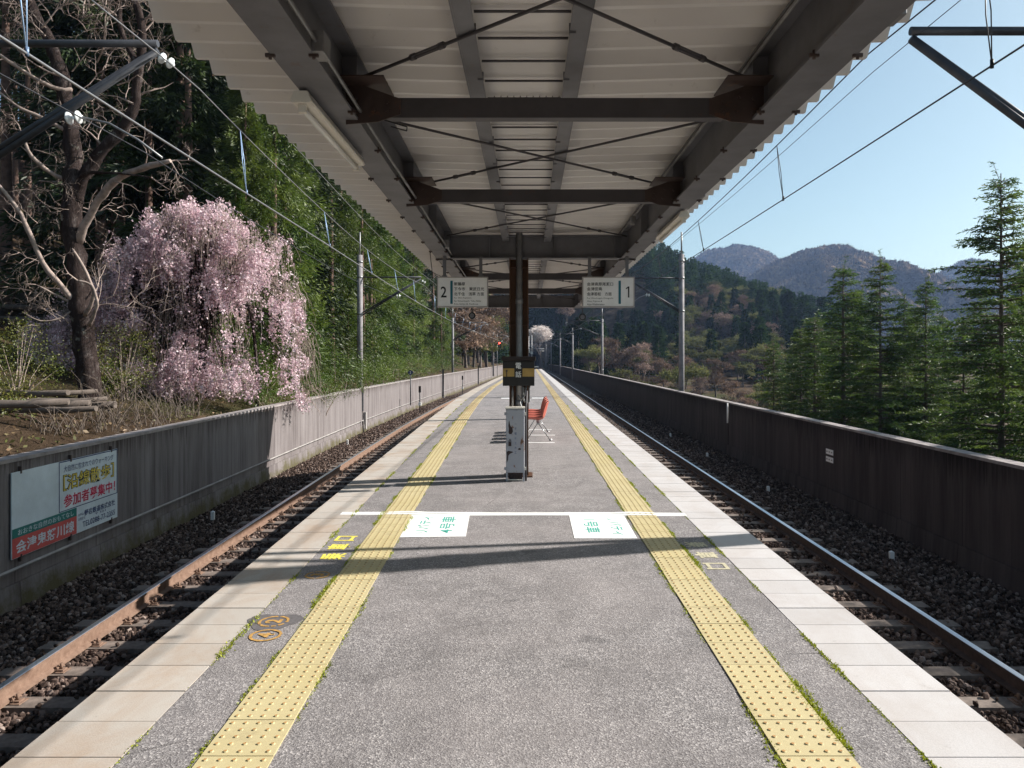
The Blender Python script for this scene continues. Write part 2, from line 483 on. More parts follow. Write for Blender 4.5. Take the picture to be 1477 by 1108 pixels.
PLAT_END = 118.0

def strip_mesh(name, fl, fr, ys, z, mats, zf=None):
    V = []; F = []
    for y in ys: V += [(fl(y), y, z), (fr(y), y, z)]
    for i in range(len(ys) - 1): F.append((2 * i, 2 * i + 1, 2 * i + 3, 2 * i + 2))
    return fast_mesh(name, V, F, mats)
def yr(a, b, n): return [a + (b - a) * i / n for i in range(n + 1)]

def sweep(name, prof, fx, ys, mats, mis=None, closed=True, smooth_=False):
    """profile [(dx,z)] moved along x=fx(y)"""
    n = len(prof); V = []; F = []; mi = []
    for y in ys:
        x = fx(y)
        V += [(x + a, y, b) for a, b in prof]
    for i in range(len(ys) - 1):
        for k in range(n if closed else n - 1):
            k2 = (k + 1) % n
            F.append((i * n + k, i * n + k2, (i + 1) * n + k2, (i + 1) * n + k)); mi.append(mis[k] if mis else 0)
    me = bpy.data.meshes.new(name)
    if closed:
        F.append(tuple(range(n))); F.append(tuple(range((len(ys) - 1) * n, len(ys) * n))[::-1]); mi += [0, 0]
    me.from_pydata(V, [], F); me.polygons.foreach_set('material_index', mi)
    for m in mats: me.materials.append(m)
    import bmesh
    bm = bmesh.new(); bm.from_mesh(me); bmesh.ops.recalc_face_normals(bm, faces=bm.faces); bm.to_mesh(me); bm.free()
    me.update(); return me

# ------------------------------------------------------------------ platform
ys = yr(-6, PLAT_END, 124)
tag(link('platform', strip_mesh('platform', lambda y: XL(y) + .446, lambda y: XR(y) - .446, ys, 0.0, [M['asphalt']])), kind='structure')
for nm, fx in (('platform_side_wall_left', lambda y: XL(y) + .12), ('platform_side_wall_right', lambda y: XR(y) - .12)):
    pr = [(-.06, -1.6), (.06, -1.6), (.06, -.13), (-.06, -.13)]
    tag(link(nm, sweep(nm, pr, fx, ys, [M['platform_side']])), kind='structure')
def edge_slabs(name, inner, outer, mat):
    mb = MB(); y = -3.0
    rr = random.Random(3)
    while y < PLAT_END:
        L = .3 if y < 40 else (1.2)
        g = .0035 if y < 40 else .006
        a, b = y + g, y + L - g
        dz = rr.uniform(-.0015, .0015)
        v = [(inner(a), a), (outer(a), a), (outer(b), b), (inner(b), b)]
        vs = [(p, q, -.125) for p, q in v] + [(p, q, .001 + dz) for p, q in v]
        mb.add(vs, [(0, 1, 2, 3), (4, 5, 6, 7), (0, 1, 5, 4), (1, 2, 6, 5), (2, 3, 7, 6), (3, 0, 4, 7)])
        y += L
    o = mb.build(name, mat); tag(o, kind='structure'); return o
edge_slabs('platform_edge_left', lambda y: XL(y) + .440, lambda y: XL(y), M['slab_left'])
edge_slabs('platform_edge_right', lambda y: XR(y) - .440, lambda y: XR(y), M['slab_right'])
tag(link('platform_bed', strip_mesh('platform_bed', lambda y: XL(y) + .02, lambda y: XR(y) - .02, ys, -.13, [M['platform_side']])), kind='structure')

# tactile paving: one strip each side, a tile every 0.3 m with 5 x 5 domes
def tactile(name, fl):
    mb = MB(); y = -3.0
    V = []; F = []; mi = []
    rr = random.Random(8)
    while y < PLAT_END - .4:
        near = y < 46
        L = .3 if near else 1.5
        a, b = y + .002, y + L - .002
        dz = rr.uniform(-.0012, .0012) if near else 0
        jx = rr.uniform(-.0025, .0025) if near else 0
        xa, xb = fl(a) + jx, fl(b) + jx
        v = [(xa, a), (xa + .297, a), (xb + .297, b), (xb, b)]
        bidx = len(V)
        V += [(p, q, .0) for p, q in v] + [(p, q, .007 + dz) for p, q in v]
        for f in ((4, 5, 6, 7), (0, 1, 5, 4), (1, 2, 6, 5), (2, 3, 7, 6), (3, 0, 4, 7)): F.append(tuple(i + bidx for i in f)); mi.append(0)
        if near and y > 1.5:
            n = 8 if y < 12 else 6
            for i in range(5):
                for j in range(5):
                    cy = a + .030 + i * .059
                    cx = fl(cy) + jx + .030 + j * .059
                    bi = len(V)
                    for (r0, z0) in ((.0115, .007 + dz), (.0075, .0117 + dz)):
                        V += [(cx + r0 * math.cos(2 * math.pi * k / n), cy + r0 * math.sin(2 * math.pi * k / n), z0) for k in range(n)]
                    for k in range(n):
                        F.append((bi + k, bi + (k + 1) % n, bi + n + (k + 1) % n, bi + n + k)); mi.append(0)
                    F.append(tuple(bi + n + k for k in range(n))); mi.append(1)
        y += L
    me = bpy.data.meshes.new(name); me.from_pydata(V, [], F); me.polygons.foreach_set('material_index', mi)
    me.materials.append(M['tactile']); me.materials.append(M['dome']); me.update()
    return tag(link(name, me), kind='structure')
TL = lambda y: XL(y) + .765
TR = lambda y: XR(y) - 1.045
tactile('tactile_pavement_left', TL)
tactile('tactile_pavement_right', TR)

# moss and small grass in the joints
def moss(name, spots):
    V = []; F = []
    rr = np.random.default_rng(5)
    for (fx, y0, y1, dens, w, hmax, seed) in spots:
        n = int((y1 - y0) * dens * .68)
        y = y0 + (y1 - y0) * rr.random(n) ** 1.35
        k = np.sin(y * 5.1 + seed) + np.sin(y * 2.3 + seed * 2) + np.sin(y * 13.7 + seed * 3) * .7
        keep = k > rr.random(n) * 2.4 - .9
        y = y[keep]; k = k[keep]
        x = np.array([fx(v) for v in y]) + rr.normal(0, w * np.clip(.35 + .3 * k, .3, 1.3) * .5)
        for a, b, kk in zip(x, y, k):
            h = hmax * (.3 + .7 * rr.random()) * (1 if kk > .6 else .45); an = rr.random() * 6.28
            lx, ly = math.cos(an), math.sin(an); s_ = .003 + .004 * rr.random()
            ox, oy = rr.normal(0, .5, 2) * h
            bi = len(V)
            V += [(a - lx * s_, b - ly * s_, .001), (a + lx * s_, b + ly * s_, .001), (a + ox, b + oy, .002 + h)]
            F.append((bi, bi + 1, bi + 2))
    o = link(name, fast_mesh(name, V, F, [M['moss']])); return tag(o, kind='stuff', label='yellow green moss growing in the paving joints', cat='moss')
moss('moss', [
    (lambda y: TL(y) - .012, 2.2, 26, 900, .035, .016, 1), (lambda y: TL(y) + .309, 2.2, 20, 380, .025, .014, 2),
    (lambda y: TR(y) + .310, 2.2, 26, 1000, .035, .016, 3), (lambda y: TR(y) - .012, 2.2, 16, 420, .03, .014, 4),
    (lambda y: XL(y) + .448, 2.2, 30, 420, .035, .016, 5), (lambda y: XR(y) - .450, 2.2, 30, 480, .022, .013, 6)])

# ------------------------------------------------------------------ track beds, rails, sleepers, ballast
def bed(name, fl, fr):
    ysb = yr(-10, 262, 272)
    V = []; F = []; n = 9
    rr = np.random.default_rng(2)
    for y in ysb:
        a, b = fl(y), fr(y)
        for i in range(n):
            u = i / (n - 1)
            z = ZB - .012 + rr.normal(0, .006) - (.13 * max(0, u - .72) / .28)
            V.append((a + (b - a) * u, y, z))
    for j in range(len(ysb) - 1):
        for i in range(n - 1): F.append((j * n + i, j * n + i + 1, (j + 1) * n + i + 1, (j + 1) * n + i))
    return tag(link(name, fast_mesh(name, V, F, [M['ballast']])), kind='structure')
def WL(y): return XL(y) - 3.98                 # inner face of left wall
def WR(y): return XR(y) + 4.32
bed('track_bed_left', lambda y: XL(y) + .12, lambda y: WL(y) - .05)
bed('track_bed_right', lambda y: XR(y) - .12, lambda y: WR(y) + .05)

prof = [(-.06, -.153), (.06, -.153), (.06, -.140), (.009, -.122), (.009, -.040), (.0325, -.030), (.0325, -.004), (.028, 0),
        (-.028, 0), (-.0325, -.004), (-.0325, -.030), (-.009, -.040), (-.009, -.122), (-.06, -.140)]
prof = [(a, b + ZR) for a, b in prof]
mis = [0, 0, 0, 0, 0, 0, 1, 1, 1, 0, 0, 0, 0, 0]
RAILS = {'left': [lambda y: XL(y) - 1.12, lambda y: XL(y) - 2.19], 'right': [lambda y: XR(y) + 1.10, lambda y: XR(y) + 2.165]}
txt = {('left', 0): 'rusty running rail close beside the stained platform edge of the left track',
       ('left', 1): 'rusty brown running rail of the left track, the one nearer the sunlit wall',
       ('right', 0): 'running rail tucked under the white platform edge of the right track',
       ('right', 1): 'dark running rail of the right track with shiny blue top, nearer the brown wall'}
for side in ('left', 'right'):
    for i in (0, 1):
        o = link('railway_rail', sweep('railway_rail', prof, RAILS[side][i], yr(-8, 262, 270), [M['railrust'] if side == 'left' else M['railshade'], M['railtop']], mis))
        tag(o, txt[(side, i)], 'rail', 'rails of the two tracks')

# one sleeper with its rail clips, then copies
def sleeper_mesh():
    mb = MB()
    z = ZS
    v = [(-1.0, -.13, z - .17), (1.0, -.13, z - .17), (1.0, .13, z - .17), (-1.0, .13, z - .17),
         (-1.0, -.10, z), (1.0, -.10, z), (1.0, .10, z), (-1.0, .10, z)]
    mb.add(v, [(0, 1, 2, 3), (4, 5, 6, 7), (0, 1, 5, 4), (1, 2, 6, 5), (2, 3, 7, 6), (3, 0, 4, 7)])
    return mb.mesh('railway_sleeper', M['sleeper'])
def clip_mesh():
    mb = MB()
    mb.box(-.15, .15, -.06, .06, ZS + .0005, ZS + .008)
    for s in (-1, 1):
        mb.box(s * .10 - .03, s * .10 + .03, -.035, .035, ZS + .007, ZS + .022)
        mb.tube([(s * .095, 0, ZS + .02), (s * .095, 0, ZS + .075)], .014, 6)
        mb.tube([(s * .095, -.05, ZS + .028), (s * .06, -.02, ZS + .045), (s * .06, .02, ZS + .045), (s * .095, .05, ZS + .028)], .009, 5)
    return mb.mesh('rail_clip', M['railrust'])
SM, CM = sleeper_mesh(), clip_mesh()
SLEEP = {'left': [], 'right': []}
for side, f0, f1, lab, grp in (('left', *RAILS['left'], 'brown concrete sleeper across the left track by the sunlit wall', 'sleepers of the left track'),
                               ('right', *RAILS['right'], 'dusty concrete sleeper across the shaded right track', 'sleepers of the right track')):
    y = 3.1; k = 0
    while y < 88:
        x0, x1 = f0(y), f1(y)
        o = link('railway_sleeper', SM, None, ((x0 + x1) / 2, y, 0))
        tag(o, lab, 'sleeper', grp)
        SLEEP[side].append(y)
        if y < 42:
            for xx in (x0, x1): link('rail_clip', CM, o, (xx - (x0 + x1) / 2, 0, 0))
        y += .62; k += 1

ICO = None
def ico():
    p = (1 + 5 ** .5) / 2
    v = np.array([(-1, p, 0), (1, p, 0), (-1, -p, 0), (1, -p, 0), (0, -1, p), (0, 1, p), (0, -1, -p), (0, 1, -p), (p, 0, -1), (p, 0, 1), (-p, 0, -1), (-p, 0, 1)]) / 1.9
    f = np.array([(0, 11, 5), (0, 5, 1), (0, 1, 7), (0, 7, 10), (0, 10, 11), (1, 5, 9), (5, 11, 4), (11, 10, 2), (10, 7, 6), (7, 1, 8), (3, 9, 4), (3, 4, 2), (3, 2, 6), (3, 6, 8), (3, 8, 9), (4, 9, 5), (2, 4, 11), (6, 2, 10), (8, 6, 7), (9, 8, 1)])
    return v, f
OCTV = np.array([(1, 0, 0), (-1, 0, 0), (0, 1, 0), (0, -1, 0), (0, 0, 1), (0, 0, -1)], dtype=float)
OCTF = np.array([(0, 2, 4), (2, 1, 4), (1, 3, 4), (3, 0, 4), (2, 0, 5), (1, 2, 5), (3, 1, 5), (0, 3, 5)])
def rand_rot(rr, n):
    q = rr.normal(size=(n, 4)); q /= np.linalg.norm(q, axis=1)[:, None]
    w, x, y, z = q.T
    return np.stack([np.stack([1 - 2 * (y * y + z * z), 2 * (x * y - z * w), 2 * (x * z + y * w)], -1),
                     np.stack([2 * (x * y + z * w), 1 - 2 * (x * x + z * z), 2 * (y * z - x * w)], -1),
                     np.stack([2 * (x * z - y * w), 2 * (y * z + x * w), 1 - 2 * (x * x + y * y)], -1)], 1)
def stones(rr, pos, size, base):
    bv, bf = base
    n = len(pos)
    Rm = rand_rot(rr, n)
    sc = size[:, None] * rr.uniform(.6, 1.25, size=(n, 3))
    jit = 1 + rr.uniform(-.25, .25, size=(n, len(bv), 1))
    v = (bv[None] * jit) * sc[:, None, :]
    v = np.einsum('nij,nkj->nki', Rm, v) + pos[:, None, :]
    f = bf[None] + (np.arange(n) * len(bv))[:, None, None]
    return v.reshape(-1, 3), f.reshape(-1, 3)
def ballast(name, f_in, f_out, side, label, seed):
    rr = np.random.default_rng(seed)
    vv = []; ff = []; off = 0
    for (y0, y1, dens, base, s0, s1) in ((4, 13, 620, ico(), .014, .036), (13, 26, 360, (OCTV, OCTF), .022, .042), (26, 60, 120, (OCTV, OCTF), .03, .055)):
        n = int((y1 - y0) * 4.0 * dens)
        y = rr.uniform(y0, y1, n); u = rr.random(n)
        a = np.interp(y, np.linspace(0, 70, 71), [f_in(q) for q in range(71)])
        b = np.interp(y, np.linspace(0, 70, 71), [f_out(q) for q in range(71)])
        x = a + (b - a) * u
        z = ZB + .012 + rr.uniform(-.01, .03, n) - .13 * np.clip(u - .72, 0, 1) / .28
        c = (np.interp(y, np.linspace(0, 70, 71), [RAILS[side][0](q) for q in range(71)]) + np.interp(y, np.linspace(0, 70, 71), [RAILS[side][1](q) for q in range(71)])) / 2
        ph = ((y - 3.1 + .31) % .62) - .31
        on = (np.abs(ph) < .115) & (np.abs(x - c) < 1.0)
        keep = ~on | (rr.random(n) < .035)
        near_sl = (np.abs(x - c) > 1.0)
        z = z + np.where(near_sl & (np.abs(x - c) < 1.6), .025, 0)
        z = np.where(on, ZS + .02, z)
        pos = np.stack([x, y, z], -1)[keep]
        v, f = stones(rr, pos, rr.uniform(s0, s1, len(pos)), base)
        vv.append(v); ff.append(f + off); off += len(v)
    o = link(name, fast_mesh(name, np.concatenate(vv), np.concatenate(ff), [M['stone']]))
    return tag(o, label, 'ballast', kind='stuff')
ballast('ballast', lambda y: XL(y) + .05, lambda y: WL(y) + .02, 'left', 'brown ballast stones of the left track', 21)
ballast('ballast', lambda y: XR(y) - .05, lambda y: WR(y) - .02, 'right', 'shaded grey brown ballast stones of the right track', 22)

# white marker pegs in the ballast
def peg(x, y, z, lab):
    mb = MB(); mb.box(-.03, .03, -.025, .025, 0, .15)
    mb.add([(-.03, -.025, .15), (.03, -.025, .15), (.03, .025, .15), (-.03, .025, .15), (0, 0, .17)], [(0, 1, 4), (1, 2, 4), (2, 3, 4), (3, 0, 4)])
    o = mb.build('marker_peg', M['white'], None, (x, y, z)); tag(o, lab, 'marker peg', 'white marker pegs in the ballast')
def peg_at(px, py, zb, lab):
    y = FPX * (EYE - zb) / (py - 518); peg((px - 763) * y / FPX, y, zb, lab)
peg_at(1286, 811, ZB, 'white peg in the shaded ballast, largest and lowest one beside the brown wall')
peg_at(1108, 712, ZB, 'white peg in the right ballast, second closest along the brown wall')
peg_at(1020, 661, ZB, 'small white peg in the right ballast, third along the brown wall')
peg_at(967, 631, ZB, 'tiny white peg in the right ballast, farthest one along the brown wall')
peg_at(307, 750, ZB, 'white peg in dark ballast between left rail and shaded wall')
peg_at(501, 641, ZB, 'small white peg at foot of the sunlit left wall')

# ------------------------------------------------------------------ parapet walls
def wall_zt_left(y): return .42
def make_wall(name, fx, sgn, zt, mat, label, gaps):
    root = empty(name, (fx(10), 10, -1.5)); tag(root, label, 'wall', 'parapet walls')
    loc = Vector((fx(10), 10, -1.5))
    def rel(me, nm):
        o = link(nm, me, root); o.location = -loc; return o
    th = .22 * sgn
    edges = [-8] + gaps + [200]
    for a, b in zip(edges[:-1], edges[1:]):
        n = max(2, int((b - a) / 2))
        pr = [(0, -1.75), (th, -1.75), (th, zt), (0, zt)]
        rel(sweep('wall_panel', pr, fx, yr(a + .06, b - .06, n), [mat]), 'wall_panel')
        pr = [(-.012 * sgn, zt + .0), (th + .012 * sgn, zt), (th + .012 * sgn, zt + .045), (-.012 * sgn, zt + .045)]
        rel(sweep('wall_cap', pr, fx, yr(a + .06, b - .06, n), [M['coping_top']]), 'wall_cap')
        pr = [(-.10 * sgn, -1.62), (-.003 * sgn, -1.62), (-.003 * sgn, -1.12), (-.06 * sgn, -1.10)]
        rel(sweep('wall_footing', pr, fx, yr(a + .06, b - .06, n), [mat]), 'wall_footing')
    return root, rel
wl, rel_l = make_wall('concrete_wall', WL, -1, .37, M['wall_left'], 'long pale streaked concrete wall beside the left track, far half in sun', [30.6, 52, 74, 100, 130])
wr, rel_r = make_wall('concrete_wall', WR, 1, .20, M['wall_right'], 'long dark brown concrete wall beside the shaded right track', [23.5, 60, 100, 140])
# joint cover, pipe along the left wall
pr = [(.05 + .020 * math.cos(a), -.93 + .020 * math.sin(a)) for a in [i * math.pi / 3 for i in range(6)]]
rel_l(sweep('wall_conduit', pr, WL, yr(-6, 30, 36), [M['concrete']]), 'wall_conduit')
rel_l(sweep('wall_conduit', pr, WL, yr(31.2, 110, 60), [M['concrete']]), 'wall_conduit')
mb = MB()
mb.box(WL(30.6) - .16, WL(30.6) + .03, 30.52, 30.70, -.55, .40)
mb.build('joint_cover', M['darkpole'], wl).location = -Vector(wl.location)
mb = MB()
mb.tube([(WL(30) + .05, 29.95, -.93), (WL(30) + .10, 30.3, -.9), (WL(30) + .10, 30.35, -1.4)], .03, 6)
mb.box(WL(30.8) + .01, WL(30.8) + .12, 30.75, 30.95, -1.3, -.6)
mb.build('cable_box', M['concrete'], wl).location = -Vector(wl.location)
mb = MB()
mb.tube([(WR(23.5) - .03, 23.5, .22), (WR(23.5) - .03, 23.5, -.42)], .022, 6)
mb.build('wall_conduit', M['white'], wr).location = -Vector(wr.location)
# two white plates on the right wall
yy = FPX * (WR(15)) / (1197 - 763)
for zz, lab in ((652, 'small white plate on the brown wall, upper of the two'), (663, 'small white plate on the brown wall, lower of the two')):
    z = EYE - (zz - 518) * yy / FPX
    mb = MB(); x = WR(yy)
    mb.box(x - .012, x - .002, yy - .075 * 2.4, yy + .075 * 2.4, z - .055, z + .055)
    o = empty('wall_plate', (x, yy, z)); tag(o, lab, 'plate', 'white plates on the brown wall')
    a = mb.build('plate', M['signwhite'], o); a.location = -Vector(o.location)
    mb = MB()
    for q in (-.05, .0, .05): mb.box(x - .0145, x - .0125, yy + q * 2.4 - .03, yy + q * 2.4 + .03, z - .012, z + .014)
    mb.build('marking', M['coping_top'], o).location = -Vector(o.location)

# ------------------------------------------------------------------ lettering
def glyphs(name, body, mat, parent, origin, xdir, ydir, width, height, depth=.0015, align='C', lines=None, bold=0):
    """one line of lettering scaled to width x height; origin is its centre"""
    cu = bpy.data.curves.new(name, 'FONT'); cu.body = body; cu.size = 1.0; cu.extrude = 0.0
    cu.offset = bold; cu.resolution_u = 3
    tmp = bpy.data.objects.new(name + '_tmp', cu); COL.objects.link(tmp)
    dg = bpy.context.evaluated_depsgraph_get(); dg.update()
    me = bpy.data.meshes.new_from_object(tmp.evaluated_get(dg))
    bpy.data.objects.remove(tmp); bpy.data.curves.remove(cu)
    n = len(me.vertices)
    if n == 0: return None
    co = np.empty(n * 3, dtype=np.float32); me.vertices.foreach_get('co', co); co = co.reshape(-1, 3)
    lo, hi = co.min(0), co.max(0)
    sx = width / max(1e-6, hi[0] - lo[0]); sy = height / max(1e-6, hi[1] - lo[1])
    u = (co[:, 0] - (lo[0] + hi[0]) / 2) * sx; v = (co[:, 1] - (lo[1] + hi[1]) / 2) * sy
    X = np.array(xdir, float); Y = np.array(ydir, float); N = np.cross(X, Y)
    base = parent.location if parent is not None else Vector((0, 0, 0))
    pos = np.array(origin, float) - np.array(base) + u[:, None] * X + v[:, None] * Y + N * depth
    me.vertices.foreach_set('co', pos.astype(np.float32).ravel()); me.update()
    me.materials.clear(); me.materials.append(mat)
    return link(name, me, parent)

# ------------------------------------------------------------------ billboard on the left wall
bb = empty('billboard', (WL(10.1) + .03, 10.1, -.8)); tag(bb, 'weathered railway billboard with Japanese lettering and red band on shaded left wall', 'billboard')
def bpt(u, v, d=0):                       # u 0..1 along the board (towards far end), v 0..1 upwards
    y = 8.90 + 2.44 * u
    return Vector((WL(y) + .035 + d, y, -.81 + 1.055 * v))
xd = (bpt(1, 0) - bpt(0, 0)).normalized()
def brect(nm, u0, u1, v0, v1, mat, d=.0, th=.012):
    mb = MB()
    a = [bpt(u0, v0, d), bpt(u1, v0, d), bpt(u1, v1, d), bpt(u0, v1, d)]
    b_ = [p - Vector((th, 0, 0)) for p in a]
    mb.add(a + b_, [(0, 1, 2, 3), (4, 5, 6, 7), (0, 1, 5, 4), (1, 2, 6, 5), (2, 3, 7, 6), (3, 0, 4, 7)])
    o = mb.build(nm, mat, bb); o.location = -bb.location; return o
brect('board', 0, 1, 0, 1, M['boardwhite'])
brect('green_band', 0.003, .555, .235, .345, M['signgreen'], .003, .002)
brect('red_band', 0.003, .555, .004, .235, M['signred'], .003, .002)
for (a, b, c_, d_) in ((.388, .997, .985, .997), (.388, .997, .352, .362), (.388, .394, .362, .985), (.991, .997, .362, .985)):
    brect('frame_line', a, b, c_, d_, M['navy'], .003, .002)
def btext(s, mat, uc, vc, w, h, bold=0.0, d=.005):
    return glyphs('lettering', s, mat, bb, bpt(uc, vc, d), xd, (0, 0, 1), w * 2.44, h * 1.055, 0, bold=bold)
btext('大自然に包まれてのウォーキング', M['navy'], .69, .895, .52, .085)
btext('［沿線散歩］', M['black'], .69, .715, .535, .215, .045)
btext('［沿線散歩］', M['signyellow'], .69, .715, .525, .200, .008, .0065)
btext('参加者募集中！', M['red'], .70, .475, .54, .165, .018)
btext('おおきな自然のおもてなし', M['boardwhite'], .285, .29, .48, .070, .006)
btext('会津鬼怒川線', M['boardwhite'], .28, .12, .50, .150, .02)
btext('野岩鉄道株式会社', M['navy'], .80, .235, .335, .085, .012)
btext('〒321', M['navy'], .80, .17, .12, .03)
btext('TEL0288-77-2355', M['navy'], .79, .09, .355, .075, .004)
btext('お申込み', M['navy'], .605, .235, .07, .04)
btext('お問合せ', M['navy'], .605, .175, .07, .04)
mb = MB()
for u in (.07, .50, .93):
    for v in (-.03, 1.0):
        p = bpt(u, v, .002); mb.box(p.x - .03, p.x + .006, p.y - .012, p.y + .012, p.z - .03, p.z + .06)
mb.build('bracket', M['rustbox'], bb).location = -bb.location

# ------------------------------------------------------------------ painted things on the platform
def floor_sheet(name, c, w, h, rot, label, group, t1, t2, side):
    o = empty(name, (c[0], c[1], 0), 0); tag(o, label, 'floor sign', group)
    ca, sa = math.cos(rot), math.sin(rot)
    ax, ay = (ca, sa, 0), (-sa, ca, 0)
    mb = MB(); mb.obox((0, 0, .0022), (w / 2 * ca, w / 2 * sa, 0), (-h / 2 * sa, h / 2 * ca, 0), (0, 0, .0012))
    mb.build('sheet', M['sheetwhite'], o)
    A = np.array(ax); B = np.array(ay)
    C0 = np.array((c[0], c[1], 0.0))
    if side < 0:                       # read facing the left track
        glyphs('lettering', t1, M['tealletter'], o, C0 - A * .125 + B * .02, tuple(B), tuple(-A), .72, .125, .0046, bold=.012)
        glyphs('lettering', t2, M['tealletter'], o, C0 + A * .10 + B * .02, tuple(B), tuple(-A), .72, .145, .0046, bold=.012)
    else:
        glyphs('lettering', t1, M['tealletter'], o, C0 + A * .145, tuple(-B), tuple(A), .72, .125, .0046, bold=.012)
        glyphs('lettering', t2, M['tealletter'], o, C0 - A * .09, tuple(-B), tuple(A), .56, .145, .0046, bold=.012)
floor_sheet('floor_sign', (-.90, 7.19), .60, .95, R(2.4), 'white sheet with green Japanese lettering on asphalt beside the left yellow strip', 'white floor signs', 'リバティ', '4号車', -1)
floor_sheet('floor_sign', (.70, 7.15), .57, .98, R(-.3), 'white sheet with green Japanese lettering on asphalt beside the right yellow strip', 'white floor signs', 'リバティ', '1号車', 1)

def ground_mark(body, px, py, size, mat, side, label, group='yellow boarding marks painted on the asphalt', bold=.03):
    y = FPX * EYE / (py - 518); x = (px - 763) * y / FPX
    o = empty('painted_mark', (x, y, 0)); tag(o, label, 'painted mark', group)
    if side < 0: glyphs('lettering', body, mat, o, (x, y, 0), (0, 1, 0), (-1, 0, 0), size, size, .003, bold=bold)
    else: glyphs('lettering', body, mat, o, (x, y, 0), (0, -1, 0), (1, 0, 0), size, size, .003, bold=bold)
ground_mark('口', 499, 777, .18, M['paintyellow'], -1, 'yellow painted box-shaped character by the left yellow strip')
ground_mark('車', 489, 789, .19, M['paintyellow'], -1, 'yellow painted car character by left strip, middle of three')
ground_mark('乗', 480, 803, .20, M['paintyellow'], -1, 'yellow painted boarding character by left strip, lowest of three')
ground_mark('乗', 1004, 786, .19, M['fadedyellow'], 1, 'faded yellow boarding character by right strip, upper of three')
ground_mark('車', 1019, 801, .19, M['fadedyellow'], 1, 'faded car character by right strip, middle of three in shadow')
ground_mark('口', 1033, 817, .18, M['fadedyellow'], 1, 'faded yellow box character by right strip, lowest of three')
def a_k(k): return k * math.pi / 32
def ring_mark(px, py, body, label, mat, patch):
    y = FPX * EYE / (py - 518); x = (px - 763) * y / FPX
    o = empty('painted_circle', (x, y, 0)); tag(o, label, 'painted circle', 'worn circles painted on the asphalt')
    V = []; F = []; n = 40; rr = random.Random(int(px))
    for k in range(n):
        a = 2 * math.pi * k / n
        for r_ in (.076, .094): V.append(((r_ + rr.uniform(-.003, .003)) * math.cos(a), (r_ + rr.uniform(-.003, .003)) * math.sin(a), .0042))
    for k in range(n):
        if rr.random() < .08: continue
        k2 = (k + 1) % n; F.append((2 * k, 2 * k + 1, 2 * k2 + 1, 2 * k2))
    link('ring', fast_mesh('ring', V, F, [mat]), o)
    glyphs('lettering', body, mat, o, (x, y, 0), (0, 1, 0), (-1, 0, 0), .07, .10, .0042, bold=.04)
    if patch:
        n = 64; V = [(0, 0, .0021)]
        for k in range(n):
            a = 2 * math.pi * k / n; q = .145 + .022 * math.sin(3 * a_k(k)) + rr.uniform(-.008, .008); V.append((q * math.cos(a) * 1.1, q * math.sin(a), .0021))
        link('dark_patch', fast_mesh('dark_patch', V, [(0, 1 + k, 1 + (k + 1) % n) for k in range(n)], [M['darktar']]), o)
ring_mark(395, 897, '2', 'orange painted circle with number on a dark asphalt patch', M['paintorange'], True)
ring_mark(383, 917, '4', 'very worn orange circle below the circle on the dark patch', M['paintorange'], False)
ring_mark(458, 830, '3', 'dim orange circle lying in the pole shadow by left strip', M['paintorange'], False)

def cable_cover(y0, xa, xb, tilt, label, w=.07, seed=1):
    o = empty('cable_cover', (xa, y0, 0)); tag(o, label, 'cable cover', 'white cable covers across the platform')
    rr = random.Random(seed)
    for off, nm in ((0, 'cover_strip'), (w + .008, 'cover_strip')):
        V = []; F = []; n = 24; ph = rr.random() * 6
        for i in range(n + 1):
            x = (xb - xa) * i / n; yy_ = off + tilt * x + .012 * math.sin(i * .5 + ph); hgt = .012 if TL(y0) < xa + x < TL(y0) + .3 or TR(y0) < xa + x < TR(y0) + .3 else .005
            V += [(x, yy_, .001), (x, yy_ + .012, hgt + .002), (x, yy_ + w - .012, hgt + .002), (x, yy_ + w, .001)]
        for i in range(n):
            for k in range(3): F.append((4 * i + k, 4 * i + 4 + k, 4 * i + 5 + k, 4 * i + 1 + k))
        link(nm, fast_mesh(nm, V, F, [M['white']]), o)
cable_cover(7.66, -1.98, 1.64, -.012, 'white cable cover lying across the whole platform above the floor signs')
cable_cover(30.2, -1.15, -.9 + .55, 0.0, 'short white strip on the distant asphalt left of the pillar', .22, 4)
cable_cover(30.4, .12, .75, 0.0, 'short white strip on the distant asphalt right of the pillar', .22, 5)
